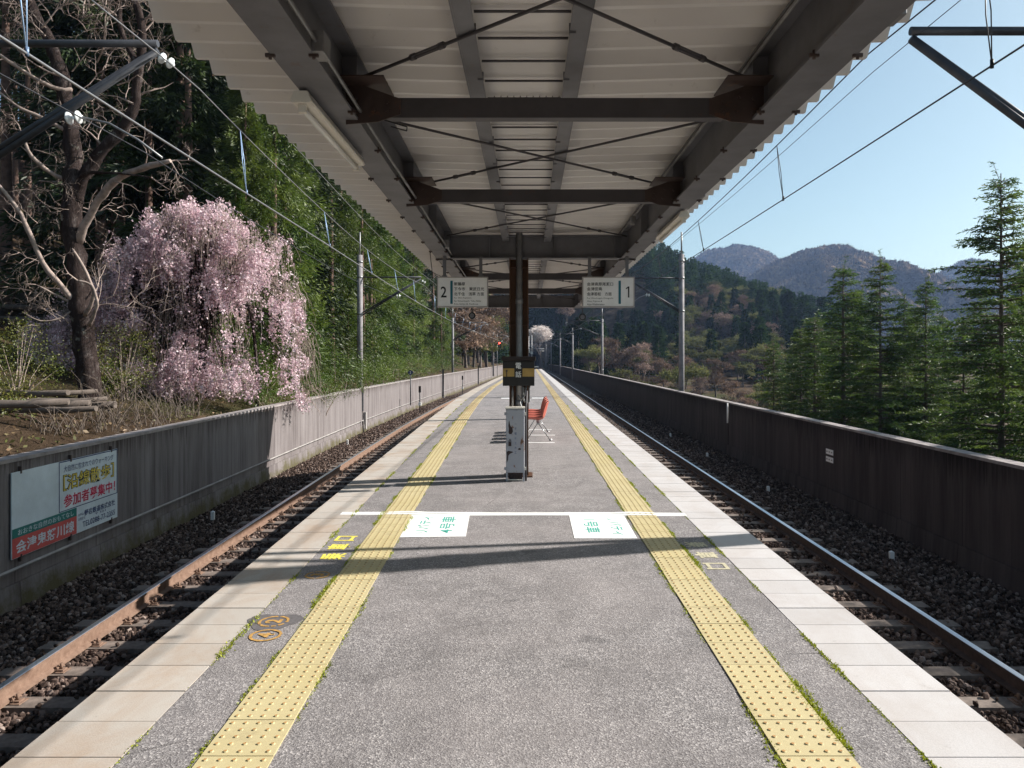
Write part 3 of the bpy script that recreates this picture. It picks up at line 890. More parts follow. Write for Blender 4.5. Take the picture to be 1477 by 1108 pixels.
# ------------------------------------------------------------------ canopy
DZ = EYE
can = empty('platform_canopy', (0, 0, 0))
tag(can, 'long grey steel canopy with ribbed roof covering the near platform', 'canopy')
CY0, CY1 = -7.0, 20.4
GLx = lambda y: -1.04 - .0145 * y             # left girder centre
GRx = lambda y: 1.425 - .0045 * y
ZD = EYE + 1.83                               # deck underside
def deck(name, x0, x1, z0, z1):
    """trapezoid sheet, ribs across the platform, 0.25 m pitch"""
    V = []; F = []
    prof = [(0, 0), (.035, 0), (.105, .15), (.140, .15), (.25, 0)]
    y = CY0; rows = []
    while y < CY1:
        for (a, b) in prof[:-1]: rows.append((y + a, b))
        y += .25
    rows.append((y, 0))
    nx = 4
    for (yy_, zz) in rows:
        for i in range(nx + 1):
            u = i / nx
            V.append((x0 + (x1 - x0) * u, yy_, z0 + (z1 - z0) * u + zz))
    n0 = len(V)
    for (yy_, zz) in rows:
        for i in range(nx + 1):
            u = i / nx
            V.append((x0 + (x1 - x0) * u, yy_, z0 + (z1 - z0) * u + zz + .003))
    for j in range(len(rows) - 1):
        for i in range(nx):
            q = (j * (nx + 1) + i, j * (nx + 1) + i + 1, (j + 1) * (nx + 1) + i + 1, (j + 1) * (nx + 1) + i)
            F.append(q); F.append(tuple(n0 + k for k in q[::-1]))
    for j in range(len(rows) - 1):            # closed ends
        for i in (0, nx):
            a = j * (nx + 1) + i; b = (j + 1) * (nx + 1) + i
            F.append((a, b, n0 + b, n0 + a))
    return link(name, fast_mesh(name, V, F, [M['deck']]), can)
deck('roof_sheet', -2.05, -.33, ZD + .02, ZD - .03)
deck('roof_sheet', .29, 2.075, ZD - .03, ZD + .02)
mb = MB(); mb.box(-.36, .32, CY0, CY1, ZD - .036, ZD - .030)
# sheet laps in the gutter pan
for i in range(14): mb.box(-.335, .295, CY0 + 1.9 * i + 1.2, CY0 + 1.9 * i + 1.26, ZD - .042, ZD - .036)
mb.box(-.345, -.332, CY0, CY1, ZD - .0295, ZD + .15); mb.box(.292, .305, CY0, CY1, ZD - .0295, ZD + .15)
mb.build('gutter_pan', M['deck'], can)
def ibeam(mb, p0, p1, h, w, tf=.016, tw=.010, up=Vector((0, 0, 1)), mi=0):
    p0 = Vector(p0); p1 = Vector(p1); d = p1 - p0; L = d.length / 2; d.normalize()
    s = d.cross(up).normalized(); c = (p0 + p1) / 2
    mb.obox(c + up * (h / 2 - tf / 2), d * L, s * w / 2, up * tf / 2, mi)
    mb.obox(c - up * (h / 2 - tf / 2), d * L, s * w / 2, up * tf / 2, mi)
    mb.obox(c, d * (L - .001), s * tw / 2, up * (h / 2 - tf - .0005), mi)
GB = EYE + 1.40; GH = .395
mb = MB(); mb.box(-.022, .022, -.007, .007, -.012, .004); mb.tube([(0, 0, -.022), (0, 0, .02)], .008, 6); clip_me = mb.mesh('girder_clip', M['rustbox'])
for fx in (GLx, GRx):
    mb = MB(); ibeam(mb, (fx(CY0), CY0 + .1, GB + GH / 2), (fx(CY1), CY1 - .1, GB + GH / 2), GH, .20)
    # stiffener plates and purlin cleats
    for y in (-4, 2.0, 4.31, 6.63, 8.5, 10.2, 13.1, 15.9, 19.9):
        x = fx(y); mb.box(x - .092, x + .092, y - .006, y + .006, GB + .018, GB + GH - .018)
    mb.build('girder', M['girder'], can)
    y = 2.6
    while y < 19:
        x = fx(y)
        for s in (-1, 1): link('girder_clip', clip_me, can, (x + s * .10, y, GB))
        y += .77
# gutter bearers
for (x0, x1) in ((-.37, -.27), (.205, .305)):
    mb = MB()
    s = 1 if x0 < 0 else -1
    xo = x0 if s > 0 else x1; xi = x1 if s > 0 else x0
    lo, hi = sorted((xo, xo + s * .008)); mb.box(lo, hi, CY0, CY1 - .05, ZD - .19, ZD - .045)
    lo, hi = sorted((xo + s * .009, xi)); mb.box(lo, hi, CY0, CY1 - .05, ZD - .19, ZD - .182)
    for k in range(40):
        y = -5 + k * .62; lo, hi = sorted((xi - s * .03, xi + s * .004)); mb.box(lo, hi, y - .012, y + .012, ZD - .20, ZD - .15)
    mb.build('gutter_bearer', M['girder'], can)
mb = MB(); mb.box(-.28, .215, -.007, .007, ZD - .072, ZD - .062); strap_me = mb.mesh('gutter_strap', M['brace'])
y = .0
while y < 19.5: link('gutter_strap', strap_me, can, (0, y, 0)); y += .31
# struts with end gussets
def strut(y, h=.115, d=.10):
    mb = MB(); xa, xb = GLx(y) + .02, GRx(y) - .02; zc = EYE + 1.475
    poly = [(xa + .24, zc - .058), (xb - .24, zc - .058), (xb - .24, zc + .058), (xa + .24, zc + .058)]
    mb.prism(poly, y - .004, y + .004, 'y')
    mb.box(xa + .24, xb - .24, y + .0045, y + .07, zc - .058, zc - .050)
    mb.box(xa + .24, xb - .24, y + .0045, y + .07, zc + .050, zc + .058)
    mb.build('strut', M['brace'], can)
    for s, x in ((1, xa), (-1, xb)):
        mb = MB()
        p = [(x + s * .01, zc - .10), (x + s * .20, zc - .085), (x + s * .33, zc - .04), (x + s * .33, zc + .05), (x + s * .16, zc + .11), (x + s * .01, zc + .17)]
        mb.prism(p, y - .014, y - .005, 'y')
        for (a, b) in ((.07, -.03), (.07, .05), (.17, -.02), (.25, -.02), (.25, .03), (.15, .06)):
            mb.tube([(x + s * a, y - .030, zc + b), (x + s * a, y - .012, zc + b)], .013, 6, 0)
        # horizontal plate for the cross rods
        mb.box(min(x, x + s * .26), max(x, x + s * .26), y - .16, y + .16, zc + .125, zc + .133)
        mb.build('gusset', M['rustbox'], can)
for y in (-.3, 2.0, 4.31, 6.63, 13.1, 15.9): strut(y)
# main cross beams on the pillars
def main_frame(y):
    mb = MB(); ibeam(mb, (GLx(y) - .11, y, EYE + 1.565), (GRx(y) + .11, y, EYE + 1.565), .33, .16)
    for x in (-.55, .35, -1.1, 1.2): mb.box(x - .005, x + .005, y - .078, y + .078, EYE + 1.42, EYE + 1.71)
    mb.build('cross_beam', M['girder'], can)
    mb = MB()
    for x0, x1 in ((-.268, -.262), (-.018, -.012)):
        mb.box(x0 - .004, x1 + .004, y - .12, y + .12, 0.0, EYE + 1.395)
    mb.box(-.2575, -.0225, y - .004, y + .004, 0.0, EYE + 1.395)
    for k in range(4): mb.box(-.2575, -.0225, y - .10, y - .0045, .5 + .8 * k, .508 + .8 * k)
    mb.box(-.33, .05, y - .18, y + .18, .001, .018)
    mb.build('pillar', M['col_brown'], can)
    mb = MB()
    mb.tube([(-.135, y - .075, .10), (-.135, y - .075, ZD - .08)], .046, 14)
    mb.build('drain_pipe', M['galv'], can)
    mb = MB()
    mb.tube([(-.135, y - .075, .98), (-.135, y - .075, 1.06)], .053, 14); mb.tube([(-.135, y - .075, 2.4), (-.135, y - .075, 2.47)], .053, 14)
    mb.build('pipe_band', M['galv'], can)
for y in (10.28, 20.0): main_frame(y)
# diagonal rods with turnbuckles
def rods(y0, y1, f0=0.0, f1=0.0):
    z = EYE + 1.62
    for s in (0, 1):
        a = Vector(((GLx(y0) + .10) if s == 0 else (GRx(y0) - .10), y0 + .08, z + .008 * s))
        b = Vector(((GRx(y1) - .10) if s == 0 else (GLx(y1) + .10), y1 - .08, z + .008 * s))
        mb = MB(); mb.tube([a, b], .0095, 8)
        u = (b - a).normalized()
        mb.build('brace_rod', M['brace'], can)
        mb = MB(); q = a + (b - a) * (.80 if s == 0 else .80); w = u.cross(Vector((0, 0, 1)))
        for t_ in (-1, 1): mb.tube([q - u * .10 + w * .017 * t_, q + u * .10 + w * .017 * t_], .006, 6)
        mb.tube([q - u * .13, q - u * .09], .018, 6); mb.tube([q + u * .09, q + u * .13], .018, 6)
        mb.build('turnbuckle', M['brace'], can)
for a, b in ((-.3, 2.0), (2.25, 4.35), (4.85, 6.95), (7.2, 9.75), (10.4, 13.1), (13.1, 15.9), (15.9, 19.9)): rods(a, b)

# conduits and junction boxes fixed to the steelwork
for (fx, dx, z) in ((GLx, .115, GB + .05), (GLx, -.115, GB + .30), (GRx, .118, GB + .06), (GRx, -.112, GB + .33)):
    mb = MB(); mb.tube([(fx(y) + dx, y, z + .004 * math.sin(y * 2.1)) for y in yr(-6.5, 19.8, 40)], .011, 7); mb.build('conduit', M['galv'], can)
for (fx, dx, y, z) in ((GLx, .125, 3.4, GB + .05), (GLx, -.125, 5.35, GB + .10), (GRx, .125, 6.5, GB + .08), (GRx, -.125, 8.9, GB + .28), (GLx, .125, 9.4, GB + .07), (GRx, .128, 3.1, GB + .08)):
    mb = MB(); mb.box(fx(y) + dx - .03, fx(y) + dx + .03, y - .06, y + .06, z - .05, z + .05); mb.build('junction_box', M['galv'], can, bevel=.005)
mb = MB(); mb.tube([(GLx(9.6) - .12, 9.6, GB + .02), (GLx(9.6) - .10, 9.7, GB - .25), (-1.19, 9.98, EYE + 1.12)], .005, 5); mb.build('cable', M['black'], can)
mb = MB(); mb.tube([(-.9, 4.31, EYE + 1.42), (-.72, 4.33, EYE + 1.37), (-.75, 4.5, EYE + 1.40), (-.9, 4.8, EYE + 1.52)], .004, 5); mb.build('cable', M['black'], can)
mb = MB()
for k in range(11): mb.tube([(-.235 + .044 * k, 5.0, ZD - .062), (-.235 + .044 * k, 5.0, ZD - .045 + .01)], .003, 4)
mb.tube([(-.26, 5.0, ZD - .066), (.205, 5.0, ZD - .066)], .006, 5); mb.build('bird_spikes', M['brace'], can)
# ------------------------------------------------------------------ strip lights
def strip_light(x, y, L, lab, z=EYE + 1.335):
    o = empty('strip_light', (x, y, z)); tag(o, lab, 'strip light', 'fluorescent strip lights along the canopy girders')
    mb = MB(); mb.prism([(-.035, .05), (.035, .05), (.055, .0), (.045, -.012), (-.045, -.012), (-.055, 0)], 0, L, 'y'); mb.build('housing', M['tubewhite'], o, bevel=.003)
    mb = MB(); mb.tube([(0, .05, -.035), (0, L - .05, -.035)], .016, 12); mb.build('tube', M['lamptube'], o)
    for yy_ in (.03, L - .05):
        mb = MB(); mb.box(-.02, .02, yy_ - .008, yy_ + .02, -.055, -.0125); mb.build('lamp_holder', M['tubewhite'], o, bevel=.002)
    mb = MB()
    for yy_ in (.2, L - .2): mb.tube([(.0, yy_, .05), (.0, yy_, .075)], .01, 6)
    mb.build('hanger', M['rustbox'], o)
strip_light(GLx(4.3) - .075, 3.78, 1.25, 'cream fluorescent strip light under the left girder, the closest and largest')
strip_light(GRx(7.5) + .06, 6.85, 1.25, 'sunlit fluorescent strip light under the right girder beside the sky')
strip_light(GRx(17) - .02, 16.9, 1.25, 'small sunlit strip light seen behind the platform 1 sign')
strip_light(GLx(13.5) - .05, 13.2, 1.25, 'small strip light farther along the left girder behind the platform 2 sign')

# ------------------------------------------------------------------ platform signs
def platform_sign(x0, x1, y, num, jp, en, numside, label):
    zt, zb = EYE + 1.118, EYE + .705
    xc = (x0 + x1) / 2; zc = (zt + zb) / 2; w = x1 - x0; h = zt - zb
    o = empty('platform_sign', (xc, y, zc)); tag(o, label, 'sign', 'hanging platform signs')
    mb = MB(); mb.box(-w / 2 + .012, w / 2 - .012, -.03, .03, -h / 2 + .012, h / 2 - .012); mb.build('panel', M['signwhite'], o)
    mb = MB()
    for (a, b, c_, d_) in ((-w / 2, w / 2, h / 2 - .014, h / 2), (-w / 2, w / 2, -h / 2, -h / 2 + .014), (-w / 2, -w / 2 + .014, -h / 2 + .0145, h / 2 - .0145), (w / 2 - .014, w / 2, -h / 2 + .0145, h / 2 - .0145)):
        mb.box(a, b, -.036, .036, c_, d_)
    mb.build('frame', M['signframe'], o)
    for xx in (-w / 2 + .10, w / 2 - .10):
        mb = MB(); mb.box(xx - .022, xx + .022, -.012, .012, h / 2 + .0005, EYE + 1.40 - zc); mb.box(xx - .035, xx + .035, -.03, .03, h / 2 + .001, h / 2 + .02)
        mb.build('hanger', M['girder'], o)
    def T(s, mat, u, v, tw, th, bold=.0):        # u,v fraction from left/bottom
        glyphs('lettering', s, mat, o, (x0 + u * w, y, zb + v * h), (1, 0, 0), (0, 0, 1), tw * w, th * h, .0325, bold=bold)
    bu = .285 if numside < 0 else .715
    mb = MB(); mb.box((bu - .5) * w - .016, (bu - .5) * w + .016, -.034, -.0305, -.39 * h, .37 * h); mb.build('colour_bar', M['teal'], o)
    if num == '2': T(num, M['black'], .13, .50, .115, .36, .01)
    else:
        mb = MB(); u0 = (.865 - .5) * w
        mb.prism([(u0 + .006, -.075), (u0 + .024, -.075), (u0 + .024, .075), (u0 + .008, .075), (u0 - .022, .052), (u0 - .022, .036), (u0 + .006, .053)], -.0335, -.0305, 'y')
        mb.build('lettering', M['black'], o)
    l0 = .335 if numside < 0 else .09
    for s, v, tw, th in jp: T(s[0] if isinstance(s, tuple) else s, M['black'], l0 + tw / 2, v, tw, th, .01)
    for s, v, tw, th in en: T(s, M['black'], l0 + tw / 2, v, tw, th)
platform_sign(-1.25, -.557, 10.0, '2',
    [('新藤原', .765, .215, .115), ('下今市　東武日光', .60, .59, .115), ('北千住　浅草 方面', .435, .585, .115)],
    [('For Shin-Fujiwara', .30, .34, .062), ('For Shimo-Imaichi, Tobu-Nikko', .20, .53, .062), ('Kita-Senju & Asakusa', .10, .47, .062)],
    -1, 'hanging white platform 2 sign with teal bar left of the pillar')
platform_sign(.725, 1.435, 10.0, '1',
    [('会津高原尾瀬口', .76, .50, .115), ('会津田島', .60, .29, .115), ('会津若松　方面', .435, .47, .115)],
    [('For Aizukogen-Ozeguchi', .29, .50, .062), ('Aizu-Tajima &', .19, .29, .062), ('Aizu-Wakamatsu', .095, .33, .062)],
    1, 'hanging white platform 1 sign with teal bar right of the pillar')
def round_hanging(px, py, y, lab):
    x, _, z = P(px, py, y)
    o = empty('hanging_speaker', (x, y, z)); tag(o, lab, 'speaker', 'small round speakers hanging under the canopy')
    mb = MB(); n = 20
    for (r0, a, b) in ((.062, -.035, .03), (.045, .0305, .06)):
        mb.prism([(r0 * math.cos(2 * math.pi * k / n), r0 * math.sin(2 * math.pi * k / n)) for k in range(n)], a, b, 'y')
    mb.build('speaker_body', M['phoneblack'], o)
    mb = MB(); mb.prism([(.04 * math.cos(2 * math.pi * k / n), .04 * math.sin(2 * math.pi * k / n)) for k in range(n)], -.040, -.0355, 'y'); mb.build('speaker_grille', M['girder'], o)
    mb = MB(); mb.tube([(0, 0, .062), (0, 0, EYE + 1.42 - z)], .009, 6); mb.build('rod', M['brace'], o)
round_hanging(681, 455.5, 13.1, 'small dark round speaker hanging below the platform 2 sign')
round_hanging(840, 457.5, 13.1, 'small dark round speaker hanging below the platform 1 sign')

# ------------------------------------------------------------------ telephone box
o = empty('telephone_box', (-.139, 9.98, 1.27)); tag(o, 'black telephone box with ochre band mounted on the brown pillar', 'telephone box')
w = .213
mb = MB(); mb.prism([(-w, 0), (w, 0), (w, .335), (-w, .335)], -.14, .055, 'y'); mb.build('case', M['phoneblack'], o, bevel=.006)
mb = MB(); mb.prism([(-.17, .336), (.06, .336), (.06, .372), (-.13, .395)], -w - .018, w + .018, 'x')
mb.build('lid', M['phoneblack'], o, bevel=.005)
for a, b in ((-w + .004, -.058), (.052, w - .004)):
    mb = MB(); mb.box(a, b, -.1445, -.1415, .125, .235); mb.build('ochre_band', M['phoneyellow'], o)
glyphs('lettering', '電', M['white'], o, (-.142, 9.98, 1.27 + .270), (1, 0, 0), (0, 0, 1), .076, .082, .143, bold=.012)
glyphs('lettering', '話', M['white'], o, (-.142, 9.98, 1.27 + .155), (1, 0, 0), (0, 0, 1), .076, .082, .143, bold=.012)
mb = MB(); mb.tube([(-.16, -.146, .205), (-.16, -.15, .12)], .006, 6); mb.box(-.172, -.148, -.150, -.145, .19, .215); mb.build('latch', M['rustbox'], o)
for (x, y0, s) in ((.06, 0.0, .05), (.145, .02, .03)):
    mb = MB()
    pts = [(x, -.02, .0)] + [(x, -.02, -.05), (x, -.02, -.16)] + [(x + (s if x < .1 else -.02) * (1 - math.cos(a)), -.02, -.16 - .07 * math.sin(a)) for a in (.5, 1.0, 1.6, 2.2, 2.7)]
    mb.tube(pts, .012, 8); mb.build('conduit', M['galv'], o)
mb = MB(); mb.tube([(-.085, -.02, 0), (-.085, -.02, -.28)], .012, 8); mb.build('conduit', M['galv'], o)
mb = MB(); mb.tube([(.10, -.04, 0), (.085, -.05, -.12), (.03, -.05, -.20), (-.01, -.05, -.13)], .013, 8); mb.build('conduit', M['galv'], o)

# ------------------------------------------------------------------ grey cabinet
cx0, cx1, cy = -.307, -.059, 9.77
o = empty('equipment_cabinet', ((cx0 + cx1) / 2, cy, 0)); tag(o, 'tall narrow grey cabinet with peeling rusty paint before the pillar', 'cabinet')
hw = (cx1 - cx0) / 2
mb = MB(); mb.box(-hw, hw, .0, .22, .115, .965); mb.build('body', M['cabinet'], o, bevel=.004)
mb = MB(); mb.box(-hw - .008, hw + .008, -.02, .235, .966, .985); mb.build('lid', M['tubewhite'], o)
mb = MB(); mb.box(-hw + .006, hw - .006, -.012, -.0005, .125, .955); mb.build('door', M['cabinet'], o, bevel=.003)
for x in (-hw, hw - .02):
    mb = MB(); mb.box(x, x + .02, -.005, .01, .0, .1145); mb.build('leg', M['cabinet'], o)
    mb = MB(); mb.box(x, x + .02, .2, .215, .0, .1145); mb.build('leg', M['cabinet'], o)
mb = MB(); mb.box(-hw + .021, hw - .021, -.003, .006, .015, .028); mb.build('foot_rail', M['tubewhite'], o)
mb = MB(); mb.box(-hw + .03, hw - .03, .06, .2, .0, .114); mb.build('cable_entry', M['rust_dark'], o)
for z in (.90, .17):
    mb = MB(); mb.box(-hw - .022, -hw - .0005, .0, .02, z - .02, z + .02); mb.build('hinge', M['cabinet'], o)
    mb = MB(); mb.box(hw + .0005, hw + .022, .0, .02, z - .02, z + .02); mb.build('hinge', M['tubewhite'], o)
mb = MB(); mb.box(-.088, -.052, -.032, -.0125, .475, .525)
mb.tube([(-.082, -.022, .525), (-.082, -.022, .55), (-.07, -.022, .562), (-.058, -.022, .55), (-.058, -.022, .525)], .004, 6)
mb.build('padlock', M['rust_dark'], o)
def patch(nm, pts, z, mat):
    V = [(a, -.0135, b) for a, b in pts]; me = bpy.data.meshes.new(nm); me.from_pydata(V, [], [tuple(range(len(V)))]); me.materials.append(mat); link(nm, me, o)
patch('bare_patch', [(-.085, .80), (-.078, .81), (-.072, .77), (-.06, .735), (-.038, .715), (-.03, .665), (-.05, .63), (-.08, .63), (-.09, .655), (-.085, .70), (-.09, .74), (-.088, .77)], 0, M['rust_dark'])
patch('bare_patch', [(-.115, .395), (-.09, .41), (-.04, .40), (-.025, .39), (-.07, .37), (-.09, .345), (-.095, .29), (-.11, .25), (-.112, .30), (-.11, .35)], 0, M['rust_dark'])
patch('bare_patch', [(.035, .435), (.06, .45), (.08, .43), (.065, .42), (.045, .42)], 0, M['rust_dark'])
for k, s in enumerate('三平電気土木工'):
    glyphs('lettering', s, M['cablue'], o, ((cx0 + cx1) / 2 + .005, cy, .765 - .063 * k), (1, 0, 0), (0, 0, 1), .030, .032 if k else .012, .0138, bold=.01)
mb = MB(); mb.tube([(hw + .018, .05, .0), (hw + .018, .05, .95), (hw + .03, .12, 1.2)], .014, 8); mb.build('side_conduit', M['brace'], o)
mb = MB(); mb.tube([(hw - .03, -.012, .965), (hw - .06, .02, 1.06)], .006, 6); mb.build('cable', M['white'], o)

# ------------------------------------------------------------------ row of bucket seats facing the left track
bench = empty('seat_row', (.12, 14.3, 0)); tag(bench, 'row of four faded red bucket seats on steel legs behind the pillar', 'bench')
def seat_mesh():
    # shell swept from front lip to back top; facing -x
    prof = [(-.24, .405), (-.225, .430), (-.12, .425), (.02, .415), (.10, .430), (.145, .50), (.175, .62), (.205, .75), (.225, .80)]
    V = []; F = []; n = 9
    for (x, z) in prof:
        t_ = (z - .4) / .4
        hw_ = .225 - .035 * max(0, t_) ** 2
        for k in range(n):
            u = -1 + 2 * k / (n - 1)
            lift = .045 * u ** 4 + .02 * u * u
            dx = -lift if z > .46 else 0; dz = lift if z <= .46 else 0
            if z > .74: dz -= .03 * u * u
            V.append((x + dx, u * hw_, z + dz))
    m = len(prof)
    for i in range(m - 1):
        for k in range(n - 1): F.append((i * n + k, i * n + k + 1, (i + 1) * n + k + 1, (i + 1) * n + k))
    return fast_mesh('seat', V, F, [M['seatred']], smooth=True)
sme = seat_mesh()
for k in range(4):
    s = link('seat', sme, bench, (.06, .3 + .62 * k, 0)); md = s.modifiers.new('thick', 'SOLIDIFY'); md.thickness = .012
    md2 = s.modifiers.new('sub', 'SUBSURF'); md2.levels = 1; md2.render_levels = 1
mb = MB(); mb.box(.03, .09, .05, 2.4, .345, .385); mb.build('beam', M['chrome'], bench)
for y in (.35, 2.1):
    for x in (-.16, .30):
        mb = MB(); mb.tube([(.06, y, .36), (x, y, .012)], .009, 8); mb.tube([(x - .02, y, .012), (x + .03, y, .012)], .014, 8); mb.build('leg', M['chrome'], bench)
for k, (yy_, xa, xb) in enumerate(((14.25, -.02, .50), (15.65, .0, .56), (16.9, -.05, .52))):
    o = link('painted_line', fast_mesh('painted_line', [(xa, yy_, .003), (xb, yy_, .003), (xb, yy_ + .09, .003), (xa, yy_ + .09, .003)], [(0, 1, 2, 3)], [M['white']]))
    tag(o, ['white painted line under the red seats, closest of three', 'white painted line under the red seats, middle of three', 'white painted line under the red seats, farthest of three'][k], 'painted line', 'white floor lines under the seats')

# ------------------------------------------------------------------ overhead line poles, brackets and wires
def insulator(mb, p, d, r0=.075):
    """two porcelain discs along direction d"""
    d = Vector(d).normalized(); p = Vector(p)
    for q in (-.055, .055):
        c = p + d * q
        mb.tube([c - d * .045, c - d * .018, c - d * .010, c + d * .004, c + d * .009, c + d * .013, c + d * .018, c + d * .045], [.02, .024, r0, r0 * .97, r0 * .62, r0 * .60, r0 * .30, .018], 16)
def line_pole(x, y, zt, zb, side, tip, low, label, ztop_arm, rad=.12, conc=True, cap=1.0, arm=True, thick=.036):
    """side +1: pole right of its track; tip = x where arm meets the diagonal"""
    o = empty('overhead_line_pole', (x, y, zb)); tag(o, label, 'line pole', 'overhead line poles along both tracks')
    rel = lambda p: (p[0] - x, p[1] - y, p[2] - zb)
    mb = MB()
    mb.tube([rel((x, y, zb)), rel((x, y, zt - cap))], [rad * 1.12, rad], 16)
    mb.build('pole', M['pole'] if conc else M['darkpole'], o)
    mb = MB(); mb.tube([rel((x, y, zt - cap)), rel((x, y, zt))], rad * .3, 8); mb.build('top_pipe', M['galv'], o)
    mb = MB()
    for z in (ztop_arm, low, zb + 2.6, zt - cap - .3):
        mb.tube([rel((x, y, z - .04)), rel((x, y, z + .04))], rad * 1.14, 16)
    mb.build('band', M['galv'], o)
    mb = MB(); mb.tube([rel((x, y, ztop_arm)), rel((tip, y, ztop_arm))], thick, 10); mb.build('top_arm', M['darkpole'], o)
    s = -1 if tip < x else 1
    for dz in (0, .11):
        mb = MB(); mb.tube([rel((x, y + .05, low - dz)), rel((tip - s * .02, y + .03, ztop_arm - .06 - dz * .15))], thick * .95, 10); mb.build('diagonal_arm', M['darkpole'], o)
    if not arm: return o
    # steady arm carrying the contact wire
    c = Vector((tip, y, ztop_arm)); xt = tip + s * -.85 * 1
    lowp = Vector((x + (tip - x) * .56, y + .02, low + (ztop_arm - low) * .56 - .13))
    mb = MB(); insulator(mb, rel(lowp + Vector((s * .18, 0, .02))), (s, 0, .1)); mb.build('insulator', M['porcelain'], o); mb = MB(); insulator(mb, rel(c + Vector((-s * -.10, 0, -.20))), (s, 0, -.6), .065); mb.build('insulator', M['porcelain'], o)
    mb = MB(); a = lowp + Vector((s * .26, 0, .03)); b = Vector((tip + s * .05, y, EYE + 2.33))
    mb.tube([rel(a), rel(a + (b - a) * .35 + Vector((0, 0, .09))), rel(a + (b - a) * .7 + Vector((0, 0, .07))), rel(b)], .013, 8); mb.build('steady_arm', M['galv'], o)
    return o
XTL = lambda y: XL(y) - 1.62; XTR = lambda y: XR(y) + 1.60
line_pole(WR(8) + .55, 8.0, 7.6, -3.0, 1, 4.16, 3.2, 'dark overhead line bracket arms reaching in at the upper right', EYE + 473 * 8 / FPX, .19, False, arm=False, thick=.046)
line_pole(WL(8.5) - .65, 8.5, 7.6, -1.0, -1, -4.3, 3.6, 'dark overhead line bracket arms with white insulators at the upper left', EYE + 455 * 8.5 / FPX, .17, False, thick=.042)
xs, _, zt = P(983, 335, 33.2)
line_pole(xs, 33.2, zt, -3, 1, 4.5, 3.8, 'grey concrete line pole rising behind the brown wall', 5.3, .12)
xs, _, zt = P(519, 335, 32)
line_pole(xs, 32, zt, -1, -1, -4.7, 3.6, 'grey concrete line pole standing before green cedars behind the sunlit wall', 5.2, .12)
for px, y, top, lab in ((653, 72, 444, 'thin line pole behind the sunlit wall under the platform 2 sign'), (711.5, 112, 455, 'thin line pole beside the red signal')):
    xs, _, zt = P(px, top, y); line_pole(xs, y, zt, -1, -1, XTL(y), 3.6, lab, 5.2, .11)
for px, y, top, lab in ((868.5, 70, 445, 'pale thin line pole behind the brown wall under the platform 1 sign'), (826, 106, 473, 'line pole behind the brown wall, third from the right'), (808, 140, 480, 'line pole behind the brown wall, fourth from the right'), (795, 172, 487, 'line pole behind the brown wall, fifth from the right'), (787.5, 205, 490, 'tiny line pole near the tunnel mouth')):
    xs, _, zt = P(px, top, y); line_pole(xs, y, zt, -2, 1, XTR(y), 3.8, lab, 5.3, .11)

def wire(name, pts, r, mat, label, droppers=None, parent_props=None):
    o = empty(name, pts[0]); tag(o, label, 'overhead wire', 'overhead wires')
    base = Vector(pts[0])
    mb = MB(); mb.tube([Vector(p) - base for p in pts], r, 5, caps=False); mb.build('wire', mat, o)
    for (a, b) in (droppers or []):
        a = Vector(a) - base; b = Vector(b) - base
        for sgn in (-1, 1):
            mb = MB(); mid = (a + b) / 2 + Vector((0, .035 * sgn, 0))
            mb.tube([a, mid, b], .0055, 5); mb.tube([b + Vector((0, 0, -.02)), b + Vector((0, 0, .05))], .016, 6)
            mb.build('dropper', M['bluewire'] if parent_props == 'blue' else M['darkwire'], o)
    return o
sup_l = [-30, 8.5, 32, 72, 112, 150, 200, 258]; sup_r = [-30, 8.0, 33.2, 70, 106, 140, 172, 205, 258]
def sag(y, sup, depth):
    for a, b in zip(sup[:-1], sup[1:]):
        if a <= y <= b: u = (y - a) / (b - a); return -depth * 4 * u * (1 - u) * min(1, (b - a) / 30)
    return 0
yl = yr(-12, 40, 60) + yr(41, 258, 110)
for nm, xf, sup, mt, side, zc, zm in (('l', XTL, sup_l, M['wire'], 'left', 2.29, 3.25), ('r', XTR, sup_r, M['darkwire'], 'right', 2.36, 3.30)):
    cpts = [(xf(y) + .12 * math.sin(y / 12), y, EYE + zc) for y in yl]
    mpts = [(xf(y), y, EYE + zm + sag(y, sup, .42)) for y in yl]
    dr = []
    for y in ((5.5, 10.15, 14.9, 19.6, 24.3, 29, 36, 41, 46, 51, 56, 61, 66) if side == 'left' else (5.9, 10.85, 15.9, 20.9, 25.9, 30.9, 37, 42, 47, 52)):
        dr.append(((xf(y), y, EYE + zm + sag(y, sup, .42)), (xf(y) + .12 * math.sin(y / 12), y, EYE + zc)))
    wire('contact_wire', cpts, .0125 if side == 'left' else .0085, mt, f'lowest thick contact wire above the {side} track')
    wire('catenary_wire', mpts, .008, mt, f'upper carrying wire with thin droppers above the {side} track', dr, 'blue' if side == 'left' else 'dark')
ylb = yr(-12, 258, 90)
wire('feeder_wire', [(XTL(y) + .35, y, EYE + 3.45 + sag(y, sup_l, .25)) for y in ylb], .006, M['wire'], 'thin highest wire above the left track near the canopy eave')
wire('feeder_wire', [(XTL(y) - .75, y, EYE + 2.55 + sag(y, sup_l, .3)) for y in ylb], .007, M['darkwire'], 'thin dark wire above the left track below the thick wire')
wire('feeder_wire', [(XTR(y) + .55, y, EYE + 3.55 + sag(y, sup_r, .25)) for y in ylb], .0045, M['darkwire'], 'very thin wire above the right track against the sky')

